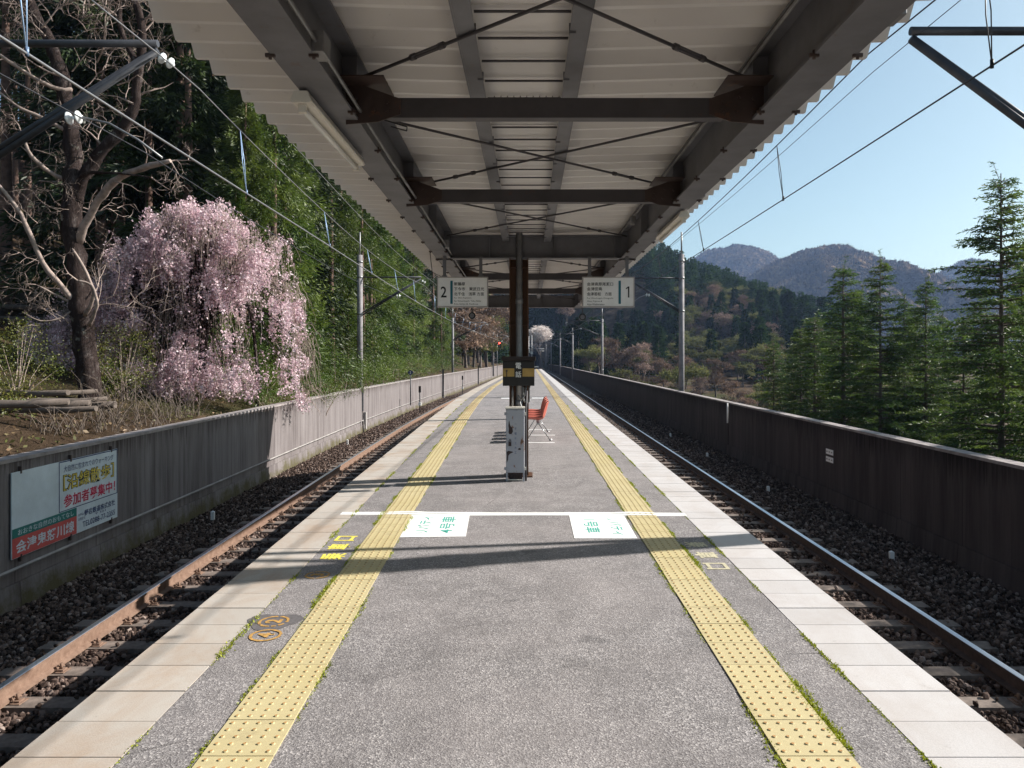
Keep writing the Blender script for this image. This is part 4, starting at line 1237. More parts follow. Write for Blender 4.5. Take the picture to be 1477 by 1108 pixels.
# ------------------------------------------------------------------ small lineside things
def disc(mb, c, r, a, b, n=18, mi=0):
    mb.prism([(c[0] + r * math.cos(2 * math.pi * k / n), c[1] + r * math.sin(2 * math.pi * k / n)) for k in range(n)], a, b, 'y', mi)
yq = 40.0; x, _, z = P(592, 537.5, yq)
o = empty('round_sign', (x, yq, -.6)); tag(o, 'small dark round number sign on a post above the sunlit wall', 'sign')
mb = MB(); disc(mb, (0, z + .6), .13, -.01, .01); mb.build('sign_disc', M['navy'], o)
mb = MB(); mb.tube([(0, .03, -.3), (0, .03, z + .5)], .03, 8); mb.build('post', M['darkpole'], o)
glyphs('lettering', '2', M['white'], o, (x, yq, z), (1, 0, 0), (0, 0, 1), .09, .14, .012, bold=.03)
y = 40.5
for px, py0, py1, y, lab in ((605.5, 557, 587, 40.0, 'short dark lineside device post before the sunlit wall, closer of two'), (667, 542, 562, 62, 'short dark lineside device post before the sunlit wall, farther of two')):
    x, _, zt = P(px, py0, y); x = max(x, WL(y) + .25); zb = -1.35
    o = empty('lineside_post', (x, y, zb)); tag(o, lab, 'signal post', 'dark lineside posts before the wall')
    mb = MB(); mb.tube([(0, 0, 0), (0, 0, zt - zb)], .03, 8); mb.build('post', M['darkpole'], o)
    mb = MB(); mb.box(-.06, .06, -.06, .06, zt - zb - .35, zt - zb); mb.build('device_head', M['phoneblack'], o, bevel=.01)
    mb = MB(); mb.box(-.07, .07, -.07, .07, .45, .62); mb.build('white_collar', M['white'], o)
for px, y, zt_, lab in ((657.5, 57, .85, 'dark green steel post at the sunlit wall, closer of two'), (697, 88, .9, 'dark green steel post at the sunlit wall, farther of two')):
    x = WL(y) + .15
    o = empty('steel_post', (x, y, -1.4)); tag(o, lab, 'post', 'dark posts against the sunlit wall')
    mb = MB(); ibeam(mb, (0, 0, 0), (0, 0, zt_ + 1.4), .14, .12, up=Vector((0, 1, 0))); mb.build('post', M['darkpole'], o)
    mb = MB(); mb.box(-.12, .12, -.1, .1, 0, .12); mb.build('foot', M['concrete'], o)
# red signal far ahead
x, y, z = P(720.5, 495, 118)
o = empty('railway_signal', (x, y, -1.2)); tag(o, 'distant railway signal mast showing a red light', 'signal')
t = NT('red_signal_lamp'); t.col((.8, .02, .01)); t.p.inputs['Emission Color'].default_value = (1, .03, .02, 1); t.p.inputs['Emission Strength'].default_value = 14; M['siglamp'] = t.mat
hz_ = z + 1.2
mb = MB(); mb.tube([(-.38, .1, 0), (-.38, .1, hz_ + 1.5)], .055, 8); mb.build('mast', M['galv'], o)
mb = MB(); mb.prism([(-.24, -.9), (.24, -.9), (.24, .42), (.12, .55), (-.12, .55), (-.24, .42)], -.04, .04, 'y'); q = mb.build('backboard', M['phoneblack'], o); q.location = (0, 0, hz_)
mb = MB(); disc(mb, (0, hz_), .13, -.07, -.041); mb.build('red_lamp', M['siglamp'], o)
mb = MB(); disc(mb, (0, hz_ - .45), .10, -.07, -.041); mb.build('dark_lamp', M['girder'], o)
mb = MB(); mb.tube([(-.38, .1, hz_ - .2), (0, .06, hz_ - .2)], .03, 6); mb.tube([(-.38, .1, hz_ + .3), (0, .06, hz_ + .3)], .03, 6); mb.build('bracket', M['galv'], o)
# pale equipment mast at the far platform end
for px, y, lab in ((762.5, 150, 'pale portal mast near the tunnel, left of the gap'), (767, 190, 'pale slim mast closest to the tunnel mouth')):
    x, _, zt = P(px, 478, y)
    o = empty('signal_mast', (x, y, -1.3)); tag(o, lab, 'mast', 'pale masts before the tunnel')
    mb = MB(); mb.tube([(0, 0, 0), (0, 0, zt + 1.3 - 1)], .10, 8); mb.build('mast', M['galv'], o)
    mb = MB(); mb.tube([(0, 0, 5.0), (3.2, 0, 5.0)], .06, 8); mb.build('cross_arm', M['galv'], o)
    mb = MB(); mb.box(-.3, .3, -.25, .25, 4.2, 4.9); mb.build('equipment_case', M['tubewhite'], o)
# tunnel
tp = empty('tunnel_portal', (-.3, 262, -1.4)); tag(tp, 'dark concrete railway tunnel mouth where both tracks end', 'tunnel')
V = []; F = []; n = 20; rI, rO = 4.05, 4.6
arc = lambda r: [(-r, 0)] + [(r * math.cos(math.pi - math.pi * k / n), 3.4 + r * math.sin(math.pi * k / n)) for k in range(n + 1)] + [(r, 0)]
a, b = arc(rI), arc(rO)
mb = MB()
for k in range(len(a) - 1):
    for y0, y1 in ((0, .6),):
        vs = [(a[k][0], y0, a[k][1]), (b[k][0], y0, b[k][1]), (b[k + 1][0], y0, b[k + 1][1]), (a[k + 1][0], y0, a[k + 1][1]), (a[k][0], 46, a[k][1]), (a[k + 1][0], 46, a[k + 1][1])]
        mb.add(vs, [(0, 1, 2, 3), (0, 3, 5, 4)])
mb.build('portal_ring', M['coping_top'], tp)
mb = MB(); mb.box(-4.6, 4.6, 46, 46.3, 0, 8.2); mb.build('tunnel_end', M['phoneblack'], tp)
mb = MB(); mb.box(-8, -4.62, .1, 1.0, 0, 8.6); mb.box(4.62, 8, .1, 1.0, 0, 8.6); mb.box(-8, 8, .1, 1.0, 8.61, 9.6); mb.build('head_wall', M['platform_side'], tp)
# ------------------------------------------------------------------ ground
def vnoise(x, y, s, seed=0):
    """smooth value noise"""
    x = np.asarray(x, float) / s; y = np.asarray(y, float) / s
    xi = np.floor(x).astype(int); yi = np.floor(y).astype(int); fx = x - xi; fy = y - yi
    fx = fx * fx * (3 - 2 * fx); fy = fy * fy * (3 - 2 * fy)
    def h(a, b):
        v = np.sin(a * 127.1 + b * 311.7 + seed * 74.7) * 43758.5453
        return v - np.floor(v)
    return (h(xi, yi) * (1 - fx) + h(xi + 1, yi) * fx) * (1 - fy) + (h(xi, yi + 1) * (1 - fx) + h(xi + 1, yi + 1) * fx) * fy
_hx = [-160, -60, 0, 30, 47, 69, 86, 105, 120, 136, 180, 260]
_hz = [95, 80, 66, 58, 50, 36, 27, 18, 12, 7, -10, -16]
WLv = np.vectorize(lambda y: WL(min(y, 262)))
WRv = np.vectorize(lambda y: WR(min(y, 262)))
def terr(x, y, inside=False):
    x = np.asarray(x, float); y = np.asarray(y, float)
    wl_ = WLv(y) - .22; wr_ = WRv(y) + .22
    dl = np.clip(wl_ - x, 0, None); dr = np.clip(x - wr_, 0, None)
    zl = np.where(dl > 0, -1.0 + 1.25 * smooth(0, 1.2, dl) + .22 * np.clip(dl - 1, 0, 4) + .34 * np.clip(dl - 5, 0, None) + .20 * np.clip(dl - 20, 0, None), -1.9)
    zl = np.where(zl > 45, 45 + (zl - 45) * .3, zl)
    D = -11 + 9.0 * smooth(70, 160, y) - 5 * smooth(60, 120, x)
    zr = -1.7 + (D + 1.7) * smooth(0, 9, dr)
    base = np.where(x < (wl_ + wr_) / 2, zl, zr)
    hill = np.interp(x, _hx, _hz)
    hill = np.where(y > 345, hill - (y - 345) * .12, hill)
    xc = np.abs(x + .3)
    ys_ = np.where(x > 0, np.interp(xc, [10, 22, 60, 90], [262, 215, 165, 125]), np.interp(xc, [10, 22, 60], [262, 190, 110]))
    k = np.clip((y - ys_) / (np.where(xc < 14, 400, 345) - ys_), 0, 1); k = k * k * (3 - 2 * k)
    z = base + np.maximum(0, hill - base) * k
    if not inside:
        z = np.where((dl <= 0) & (dr <= 0) & (y < 262.2), -1.9, z)
        cut = smooth(0, 14, dl + dr)      # cutting beside the line
        lim = np.where(y < 262.2, base * 0 + (-1.4 + 22 * cut + 400 * smooth(10, 30, dl + dr)), 1e6)
        z = np.minimum(z, np.maximum(lim, base))
        z = np.where((dl <= 0) & (dr <= 0) & (y >= 262.2), np.maximum(z, 8.6), z)
    z = z + (vnoise(x, y, 3.1, 1) - .5) * .35 * np.clip(dl + dr, 0, 3) / 3 + (vnoise(x, y, 11, 2) - .5) * 1.2 * np.clip(dl + dr, 0, 12) / 12
    return z
sL = [0, .5, 1, 1.6, 2.4, 3.4, 4.6, 6, 7.6, 9.5, 11.6, 14, 17, 20, 24, 28, 33, 39, 46, 54, 64, 78, 95, 120, 160]
sR = [0, .8, 2, 3.5, 5, 7, 9, 12, 15, 19, 24, 30, 37, 45, 54, 64, 75, 88, 102, 118, 135, 155, 180, 215, 260]
rows = yr(-30, 60, 60) + yr(62, 262, 80)[0:] + [262.4] + yr(266, 470, 50)
V = []; F = []
for y in rows:
    a = float(WLv(y)) - .22; b = float(WRv(y)) + .22
    xs_ = [a - s for s in sL[::-1]] + [a + (b - a) * u for u in (.25, .5, .75)] + [b + s for s in sR]
    zs_ = terr(np.array(xs_), np.full(len(xs_), y))
    V += [(p, y, float(q)) for p, q in zip(xs_, zs_)]
n = len(sL) + 3 + len(sR)
for j in range(len(rows) - 1):
    for i in range(n - 1):
        if rows[j] < 262.2 <= rows[j + 1] and len(sL) - 1 <= i < len(sL) + 3: continue
        F.append((j * n + i, j * n + i + 1, (j + 1) * n + i + 1, (j + 1) * n + i))
tag(link('ground', fast_mesh('ground', V, F, [M['soil']], smooth=True)), kind='structure')
V = []; F = []; gs = 40
for j in range(gs + 1):
    for i in range(gs + 1): V.append((-1400 + 3800 * i / gs, -600 + 3000 * j / gs, -24))
for j in range(gs):
    for i in range(gs): F.append((j * (gs + 1) + i, j * (gs + 1) + i + 1, (j + 1) * (gs + 1) + i + 1, (j + 1) * (gs + 1) + i))
tag(link('terrain', fast_mesh('terrain', V, F, [M['mountain']])), kind='structure')

# ------------------------------------------------------------------ mountains
PEAKS = [(414, 1500, 247, 160, 230), (290, 1560, 222, 130, 240), (394, 1000, 166, 112, 190), (250, 930, 40, 120, 150), (520, 1040, 60, 90, 160), (790, 1320, 190, 105, 170), (950, 1330, 232, 110, 200), (1150, 1200, 260, 220, 220),
         (640, 1500, 120, 150, 150), (720, 900, 62, 150, 130), (950, 800, 70, 200, 140), (560, 640, 22, 160, 110), (60, 1300, 150, 250, 200), (-400, 1000, 260, 300, 260)]
def mtn(x, y):
    z = np.full(np.shape(x), -24.0)
    for (a, b, A, sx, sy) in PEAKS:
        z = np.maximum(z, -24 + A * np.exp(-.5 * ((x - a) / sx) ** 2 - .5 * ((y - b) / sy) ** 2))
    rid = 1 - np.abs(2 * vnoise(x + .4 * y, y * .6, 70, 5) - 1)
    rid2 = 1 - np.abs(2 * vnoise(x - .3 * y, y * .5 + x * .2, 34, 8) - 1)
    z = z + ((rid - .5) * 46 + (rid2 - .5) * 16) * smooth(-20, 50, z) * (1 - .80 * smooth(60, 140, z)) + (vnoise(x, y, 26, 6) - .5) * 9 * smooth(-22, 10, z)
    return z
gx = np.arange(-700, 1500, 11.0); gy = np.arange(540, 1850, 11.0)
X_, Y_ = np.meshgrid(gx, gy); Z_ = mtn(X_, Y_)
V = np.stack([X_.ravel(), Y_.ravel(), Z_.ravel()], -1); nx = len(gx)
jj, ii = np.meshgrid(np.arange(len(gy) - 1), np.arange(nx - 1), indexing='ij')
q = (jj * nx + ii).ravel(); F = np.stack([q, q + 1, q + nx + 1, q + nx], -1)
keep = Z_.ravel()[q] > -23.9
tag(link('mountain', fast_mesh('mountain', V, F[keep], [M['mountain']], smooth=True)), kind='structure')
rr = np.random.default_rng(31)
n = 60000
y = rr.uniform(620, 1700, n); px = rr.uniform(930, 1500, n); x = (px - 763) * y / FPX; z = mtn(x, y)
k = z > 5 + rr.random(n) * 6
x, y, z = x[k], y[k], z[k]
s = rr.uniform(2.6, 5.2, len(x))
base = (OCTV * np.array([1, 1, 1.25]), OCTF)
v, f = stones(rr, np.stack([x, y, z + s * .6], -1), s, (OCTV, OCTF))
# thin leafless crowns: a few upright slivers per tree
m = len(x); rep = 2
cx_ = np.repeat(x, rep) + rr.normal(0, 1.8, m * rep); cy_ = np.repeat(y, rep) + rr.normal(0, 1.8, m * rep); cz_ = np.repeat(z, rep)
hh = rr.uniform(4, 9.5, m * rep); an = rr.random(m * rep) * math.pi; ww = rr.uniform(.25, .7, m * rep)
dx = np.cos(an) * ww; dy = np.sin(an) * ww; lx = rr.normal(0, 1.1, m * rep); ly = rr.normal(0, 1.1, m * rep)
tri = np.stack([np.stack([cx_ - dx * .2, cy_ - dy * .2, cz_], -1), np.stack([cx_ + dx * .2, cy_ + dy * .2, cz_], -1), np.stack([cx_ + lx + dx, cy_ + ly + dy, cz_ + hh * .8], -1)], 1)
tv = tri.reshape(-1, 3); tf = np.arange(len(tv)).reshape(-1, 3)
tri2 = np.stack([np.stack([cx_ + lx * .5, cy_ + ly * .5, cz_ + hh * .3], -1), np.stack([cx_ + lx + dx * 1.6, cy_ + ly + dy * 1.6, cz_ + hh * .75], -1), np.stack([cx_ + lx, cy_ + ly, cz_ + hh], -1)], 1)
tv2 = tri2.reshape(-1, 3)
tv = np.concatenate([tv, tv2]); tf = np.arange(len(tv)).reshape(-1, 3)
o = link('distant_woods', fast_mesh('distant_woods', np.concatenate([v, tv]), np.concatenate([f, tf + len(v)]), [M['farcrown']]))
tag(o, 'leafless brownish woods covering the distant hazy mountains', 'woods', kind='stuff')

# ------------------------------------------------------------------ tree builders
def quads(c, d, w, L, W, taper=.35):
    """leaf cards: c centre-base (n,3), d unit direction, w unit side"""
    L = np.asarray(L)[:, None]; W = np.asarray(W)[:, None]
    a = c - w * W * .3; b = c + w * W * .3; m1 = c + d * L * .5 + w * W * .5; m2 = c + d * L * .5 - w * W * .5; e = c + d * L
    v = np.stack([c, m1, e, m2], 1)
    return v.reshape(-1, 3), np.arange(len(c) * 4).reshape(-1, 4)
def unit(v): return v / np.maximum(1e-9, np.linalg.norm(v, axis=1))[:, None]
def side_of(rr, d): return unit(np.cross(d, rr.normal(size=d.shape)))

def trunk_mesh(name, H, r0, mat, seed, limbs=None, lean=.02):
    rr = random.Random(seed); mb = MB()
    pts = []; x = y = 0
    for i in range(9):
        u = i / 8; pts.append((x, y, H * u)); x += rr.uniform(-lean, lean) * H / 8; y += rr.uniform(-lean, lean) * H / 8
    mb.tube(pts, [r0 * (1 - .93 * i / 8) * (1.25 if i == 0 else 1) for i in range(9)], 9)
    for (p, r) in (limbs or []): mb.tube(p, r, 4, caps=False)
    return mb.mesh(name, mat, recalc=False)

def deodar(H, Lm, seed, dens=1.0, start=.10):
    rr = np.random.default_rng(seed); rp = random.Random(seed)
    C = []; D = []; LL = []; WW = []; limbs = []
    z = H * start
    while z < H * .985:
        t_ = z / H
        nb = rp.choice([4, 5, 5, 6])
        for _ in range(nb):
            az = rp.uniform(0, 6.283); env = (1 - t_) ** .72
            L = Lm * env * rp.uniform(.45, 1.12) + .12
            if rp.random() < .12: L *= 1.25
            up = .30 * t_ ** 2 + rp.uniform(-.05, .12); dr = rp.uniform(.25, .42) * (1 - .5 * t_)
            zb = z + rp.uniform(-.12, .12)
            ca, sa = math.cos(az), math.sin(az)
            pt = lambda s: np.array([ca * L * s, sa * L * s, zb + L * (up * s - dr * s * s)])
            limbs.append(([tuple(pt(s)) for s in (0, .35, .7, 1)], [.012 + .012 * L, .009 + .007 * L, .008, .004]))
            ns = max(3, int(L / .10 * dens))
            for i in range(ns):
                s = .12 + .88 * (i + rp.random()) / ns
                p = pt(s)
                tl = (.24 + .42 * L / Lm) * (1.15 - .75 * s) * rp.uniform(.6, 1.2)
                for sd in (-1, 1):
                    ta = az + sd * rp.uniform(.6, 1.15)
                    dv = np.array([math.cos(ta), math.sin(ta), rp.uniform(-.45, .05)]); dv /= np.linalg.norm(dv)
                    nc = max(2, int(tl / .085))
                    for k in range(nc):
                        q = p + dv * tl * (k / nc)
                        q[2] -= .10 * (tl * k / nc) ** 1.5
                        C.append(q); D.append(dv + rr.normal(0, .38, 3)); LL.append(rp.uniform(.10, .20)); WW.append(rp.uniform(.028, .052))
                        C.append(q); D.append(np.array([dv[0] * .4, dv[1] * .4, .55]) + rr.normal(0, .35, 3)); LL.append(rp.uniform(.05, .09)); WW.append(rp.uniform(.018, .034))
        z += rp.uniform(.15, .27) * (1.0 if t_ < .8 else .75)
    # drooping leader
    for i in range(60):
        u = rp.random(); C.append(np.array([.25 * u * u, 0, H * .96 + .06 * H * u])); D.append(rr.normal(0, 1, 3) + np.array([.3, 0, .2])); LL.append(.12); WW.append(.03)
    limbs.append(([(0, 0, H * .96), (.05, 0, H * .99), (.2, 0, H * 1.02)], [.012, .008, .004]))
    C = np.array(C); D = unit(np.array(D))
    return *quads(C, D, side_of(rr, D), LL, WW), limbs

def cedar(H, Rm, seed, n=15000, start=.05, droop=.5, csz=.17, cw=.040, power=.75):
    """boughs of hanging sprays round a conical crown, with hollows between them"""
    rr = np.random.default_rng(seed)
    m = 60; sub_ = 7
    nb = max(20, int(n / m / sub_))
    t_ = start + (1 - start) * (np.arange(nb) + rr.random(nb)) / nb
    t_ = start + (t_ - start) ** .92 * (1 - start) ** .08
    az = np.arange(nb) * 2.4 + rr.normal(0, .5, nb)
    env = Rm * np.clip(1 - t_, 0.015, 1) ** power * rr.uniform(.72, 1.22, nb)
    bx = np.stack([np.cos(az), np.sin(az)], -1)
    br = (.30 + .34 * rr.random(nb)) * (.5 + .75 * (1 - t_)) * Rm / 2.4
    # clumps along each bough, from half way out to its tip
    u = .45 + .60 * (np.arange(sub_) / (sub_ - 1))[None, :] + rr.normal(0, .05, (nb, sub_))
    rad = env[:, None] * u
    side = rr.normal(0, 1, (nb, sub_)) * br[:, None] * .55
    cx = bx[:, 0:1] * rad - bx[:, 1:2] * side; cy = bx[:, 1:2] * rad + bx[:, 0:1] * side
    cz = (t_ * H)[:, None] - droop * .35 * rad * u + rr.normal(0, .10, (nb, sub_))
    cc = np.stack([cx, cy, cz], -1).reshape(-1, 3); ncl = len(cc)
    cr = np.repeat(br, sub_) * rr.uniform(.45, 1.0, ncl)
    off = rr.normal(size=(ncl, m, 3)); off /= np.linalg.norm(off, axis=2)[:, :, None]; off *= (rr.random((ncl, m, 1)) ** .45)
    off[:, :, 2] *= 1.0
    C = (cc[:, None, :] + off * cr[:, None, None]).reshape(-1, 3)
    out = np.repeat(np.stack([bx[:, 0], bx[:, 1], np.full(nb, -droop)], -1), sub_, 0)
    D = unit((np.repeat(out, m, 0) * .9 + off.reshape(-1, 3) * .7 + rr.normal(0, .32, (ncl * m, 3)) + np.array([0, 0, .05])))
    k = len(C)
    return quads(C, D, side_of(rr, D), rr.uniform(.6, 1.5, k) * csz, rr.uniform(.6, 1.5, k) * cw)

def farcon(H, Rm, seed, n=700):
    rr = np.random.default_rng(seed)
    t_ = .06 + .94 * rr.random(n) ** .9; az = rr.random(n) * 6.283
    lev = np.floor(t_ * 11) / 11; tt = t_ - (t_ - lev) * .35
    env = Rm * (1 - tt) ** .8 * (1 + .18 * np.sin(az * 4 + seed)) * (.75 + .5 * (1 - (t_ * 11 % 1)))
    r_ = env * (.35 + .65 * rr.random(n) ** .6)
    C = np.stack([np.cos(az) * r_, np.sin(az) * r_, t_ * H], -1)
    D = unit(np.stack([np.cos(az), np.sin(az), -.35 + rr.normal(0, .25, n)], -1) + rr.normal(0, .3, (n, 3)))
    return quads(C, D, side_of(rr, D), rr.uniform(.45, 1.1, n), rr.uniform(.22, .5, n))

def bare(H, spread, seed, levels=5, r0=.16, fine=1.0, tips=2, kids=(3, 4)):
    """leafless broadleaf crown: limbs as tubes, twigs as slivers"""
    rp = random.Random(seed); rr = np.random.default_rng(seed)
    limbs = []; C = []; D = []; LL = []; WW = []
    def grow(p, d, L, r, lv):
        q = p + d * L
        mid = p + d * L * .5 + Vector([rp.uniform(-.06, .06) * L for _ in range(3)])
        if lv >= levels - 1:
            C.append(tuple(p)); D.append(tuple(d)); LL.append(L * 1.2); WW.append(max(.012, r * 1.6) * fine)
        else: limbs.append(([tuple(p), tuple(mid), tuple(q)], [r, r * .8, r * .62]))
        if lv >= levels: return
        for _ in range(rp.choice(kids)):
            nd = (d + Vector((rp.gauss(0, spread), rp.gauss(0, spread), rp.gauss(.10, spread * .7)))).normalized()
            grow(p + d * L * rp.uniform(.55, 1.0), nd, L * rp.uniform(.58, .82), r * .58, lv + 1)
    d0 = Vector((rp.uniform(-.08, .08), rp.uniform(-.08, .08), 1)).normalized()
    grow(Vector((0, 0, 0)), d0, H * .30, r0, 0)
    C = np.array(C); D = unit(np.array(D))
    v, f = quads(C, D, side_of(rr, D), LL, WW)
    return v, f, limbs

# ------------------------------------------------------------------ deodar cedars behind the right wall
DV = []
for i, (H, Lm, sd) in enumerate(((17, 3.6, 1), (16, 2.9, 2), (18, 4.2, 3), (15, 2.6, 4))):
    v, f, limbs = deodar(H, Lm, sd)
    DV.append((H, fast_mesh('needles', v, f, [M['leaf_deodar']]), trunk_mesh('trunk', H, .17, M['greybark'], sd, limbs, .004)))
def plant(name, kind, x, y, zb, top, label, cat='tree', group=None, rz=None, fol='needles', sxy=1.0):
    H, fm, tm = kind
    s = (top - zb) / H
    o = empty(name, (x, y, zb)); tag(o, label, cat, group)
    o.rotation_euler = (0, 0, rz if rz is not None else (x * 7.3 + y * 3.1) % 6.28)
    o.scale = (s * sxy, s * sxy, s)
    link('trunk', tm, o); link(fol, fm, o)
    return o
gp = 'blue-green cedars behind the right wall'
def deo(px, y, pytop, k, label, sxy=1.0, rz=None):
    x = (px - 763) * y / FPX; top = EYE + (518 - pytop) * y / FPX
    plant('cedar_tree', DV[k], x, y, -10.5, top, label, group=gp, rz=rz, sxy=sxy * 1.22)
deo(1444, 21.5, 250, 2, 'tallest blue-green cedar with drooping tip at the right edge', .95, 3.0)
deo(1335, 33, 400, 1, 'slim cedar left of the tallest one, its thin tip bare', .9)
deo(1270, 33, 372, 0, 'pointed cedar, right one of the pair of high tips before the mountain', .85)
deo(1217, 34, 382, 3, 'pointed cedar, left one of the pair of high tips before the mountain', 1.1)
deo(1243, 38, 412, 1, 'lower slim cedar standing between the two high tips', .8)
deo(1305, 40, 425, 1, 'thin pale cedar right of the pair of high tips', .8)
deo(1175, 36, 455, 3, 'shorter bushy cedar left of the pair of high tips', 1.2)
deo(1116, 42, 490, 3, 'small light green young cedar farthest left of the row', 1.0)
deo(1145, 46, 505, 3, 'low young cedar beside the small light green one', 1.1)
deo(1390, 30, 455, 0, 'lower cedar filling in left of the tallest one', .9)
deo(1500, 26, 330, 0, 'cedar cut by the right edge behind the tallest one', .9)
deo(1475, 35, 390, 3, 'background cedar between the tallest one and the right edge', 1.1)
deo(1360, 44, 450, 1, 'background slim cedar in the gap beside the tallest one', .9)
deo(1200, 48, 470, 3, 'background cedar low between the row and the brown wall', 1.3)
deo(1290, 50, 470, 0, 'background cedar low behind the middle of the row', 1.0)
deo(1155, 40, 470, 0, 'broad low cedar behind the young ones left of the row')
deo(1230, 42, 440, 2, 'broad dark cedar filling in behind the two high tips')
deo(1320, 46, 445, 2, 'broad cedar filling in behind the slim one with bare tip')
deo(1415, 38, 420, 2, 'broad cedar low on the left behind the tallest one')
deo(1185, 60, 480, 2, 'distant broad cedar low behind the left part of the row')
deo(1260, 62, 478, 0, 'distant cedar low behind the centre of the row')
deo(1350, 60, 470, 2, 'distant broad cedar low behind the right part of the row')
deo(1440, 56, 450, 0, 'distant cedar seen under the tallest one')
# the row continues beside the camera: these shade the right-hand track
for x, y, tp_, k in ((14.0, 15.8, 7.0, 2), (13.0, 12.8, 6.8, 0), (13.8, 10.2, 7.2, 2), (13.2, 7.4, 6.9, 0), (13.6, 5.0, 7.0, 2), (14.6, 19.0, 6.8, 0)):
    plant('cedar_tree', DV[k], x, y, -10.5, tp_, 'blue-green cedar of the row beyond the frame beside the camera', group=gp, sxy=1.15)

# ------------------------------------------------------------------ green cedars behind the left wall
CV = []
for i, (H, Rm, sd, n) in enumerate(((14, 2.5, 1, 34000), (15, 2.1, 2, 30000), (13, 2.8, 3, 34000))):
    v, f = cedar(H, Rm, sd, n, csz=.19, cw=.036); CV.append((H, fast_mesh('foliage', v, f, [M['leaf_cedar']]), trunk_mesh('trunk', H, .2, M['cedarbark'], sd)))
BV = []
for i, (H, Rm, sd, n) in enumerate(((17, 3.2, 11, 16000), (18, 2.9, 12, 16000))):
    v, f = cedar(H, Rm, sd, n, start=.08, droop=.7, csz=.24, cw=.06, power=.55); BV.append((H, fast_mesh('foliage', v, f, [M['leaf_dark']]), trunk_mesh('trunk', H, .22, M['cedarbark'], sd)))
rp = random.Random(4)
ORD = 'first second third fourth fifth sixth seventh eighth ninth tenth eleventh twelfth thirteenth fourteenth fifteenth sixteenth seventeenth eighteenth nineteenth twentieth'.split(); GI = 0
gl = 'green cedars in the front row behind the left wall'
for (px, y, H, k) in ((400, 26, 11.5, 0), (450, 28, 13.5, 2), (498, 32, 14, 1), (541, 37, 14, 0), (572, 43, 14, 2), (596, 49, 13.5, 0), (614, 56, 13, 2), (629, 63, 12.5, 0), (642, 71, 12, 2), (653, 80, 10.5, 0), (662, 88, 8.5, 1),
                      (472, 25.5, 7.5, 0), (520, 33, 6, 2), (556, 40, 6.5, 1))[::1]:
    x = min((px - 763) * y / FPX, WL(y) - 2.6) - rp.uniform(0, 2.6)
    zb = float(terr(x, y))
    plant('cedar_tree', CV[k], x, y, zb - .2, zb + H, 'bright green cedar behind the pale wall, ' + ORD[GI] + ' along the wall from the blossom', group=gl, fol='foliage', sxy=.95); GI += 1
gd = 'dark cedars filling the left hillside'
spots = []
for y in (27, 33, 39, 46, 54, 63, 74, 88, 104):
    for x in np.arange(-12.5, -52, -4.6):
        xx = x + rp.uniform(-1.2, 1.2); yy_ = y + rp.uniform(-1.5, 1.5)
        px = 763 + xx * FPX / yy_
        if px < -60 or (y < 45 and xx > WL(yy_) - 5.5): continue
        if px < 105 and yy_ < 60: continue
        if yy_ < 36 and px > 330: continue
        spots.append((xx, yy_))
for px in range(150, 415, 22):
    y = rp.uniform(29, 37); x = (px - 763) * y / FPX; spots.append((x, y))
for (x, y) in spots:
    zb = float(terr(x, y)); H = rp.uniform(16, 23)
    plant('cedar_tree', BV[rp.randrange(2)], x, y, zb - .3, zb + H, 'dark cedar on the shaded left hillside behind the blossom', group=gd, fol='foliage', sxy=rp.uniform(.95, 1.2))
# plantation trunks at the far left: tall bare stems, crowns high up
v, f = cedar(22, 2.6, 31, 15000, start=.52, droop=.6, csz=.26, cw=.065, power=.6)
PV = (22, fast_mesh('foliage', v, f, [M['leaf_dark']]), trunk_mesh('trunk', 22, .25, M['cedarbark'], 31, [([(0, 0, h), (math.cos(h * 5) * .5, math.sin(h * 5) * .5, h + .05)], [.02, .008]) for h in np.arange(2, 12, .5)], .006))
gq = 'tall bare-stemmed plantation cedars on the left slope'
for (px, y) in ((10, 30), (-25, 36), (40, 44), (62, 50), (22, 52), (82, 56), (-8, 48), (52, 62), (30, 66), (70, 70), (5, 64), (90, 66), (-40, 56), (15, 78), (48, 82), (78, 86), (-15, 90), (100, 80), (-60, 70), (60, 100), (20, 104)):
    x = (px - 763) * y / FPX; zb = float(terr(x, y))
    plant('plantation_cedar', PV, x, y, zb - .3, zb + rp.uniform(18, 23), 'tall straight reddish cedar trunk with high crown on the brown slope', group=gq, fol='foliage')

for (x, y) in ((-15, 9), (-19, 14), (-24, 8), (-22, 20), (-29, 15), (-27, 24), (-34, 9), (-35, 21), (-33, 30), (-41, 15), (-42, 27), (-18, 3), (-28, 2), (-40, 5), (-46, 34), (-50, 20)):
    zb = float(terr(x, y)); plant('plantation_cedar', PV, x, y, zb - .3, zb + 19 + (x * 3 + y) % 4, 'tall bare-stemmed cedar on the slope beyond the left of the frame', group='cedars on the slope beside the camera', fol='foliage', sxy=1.25)
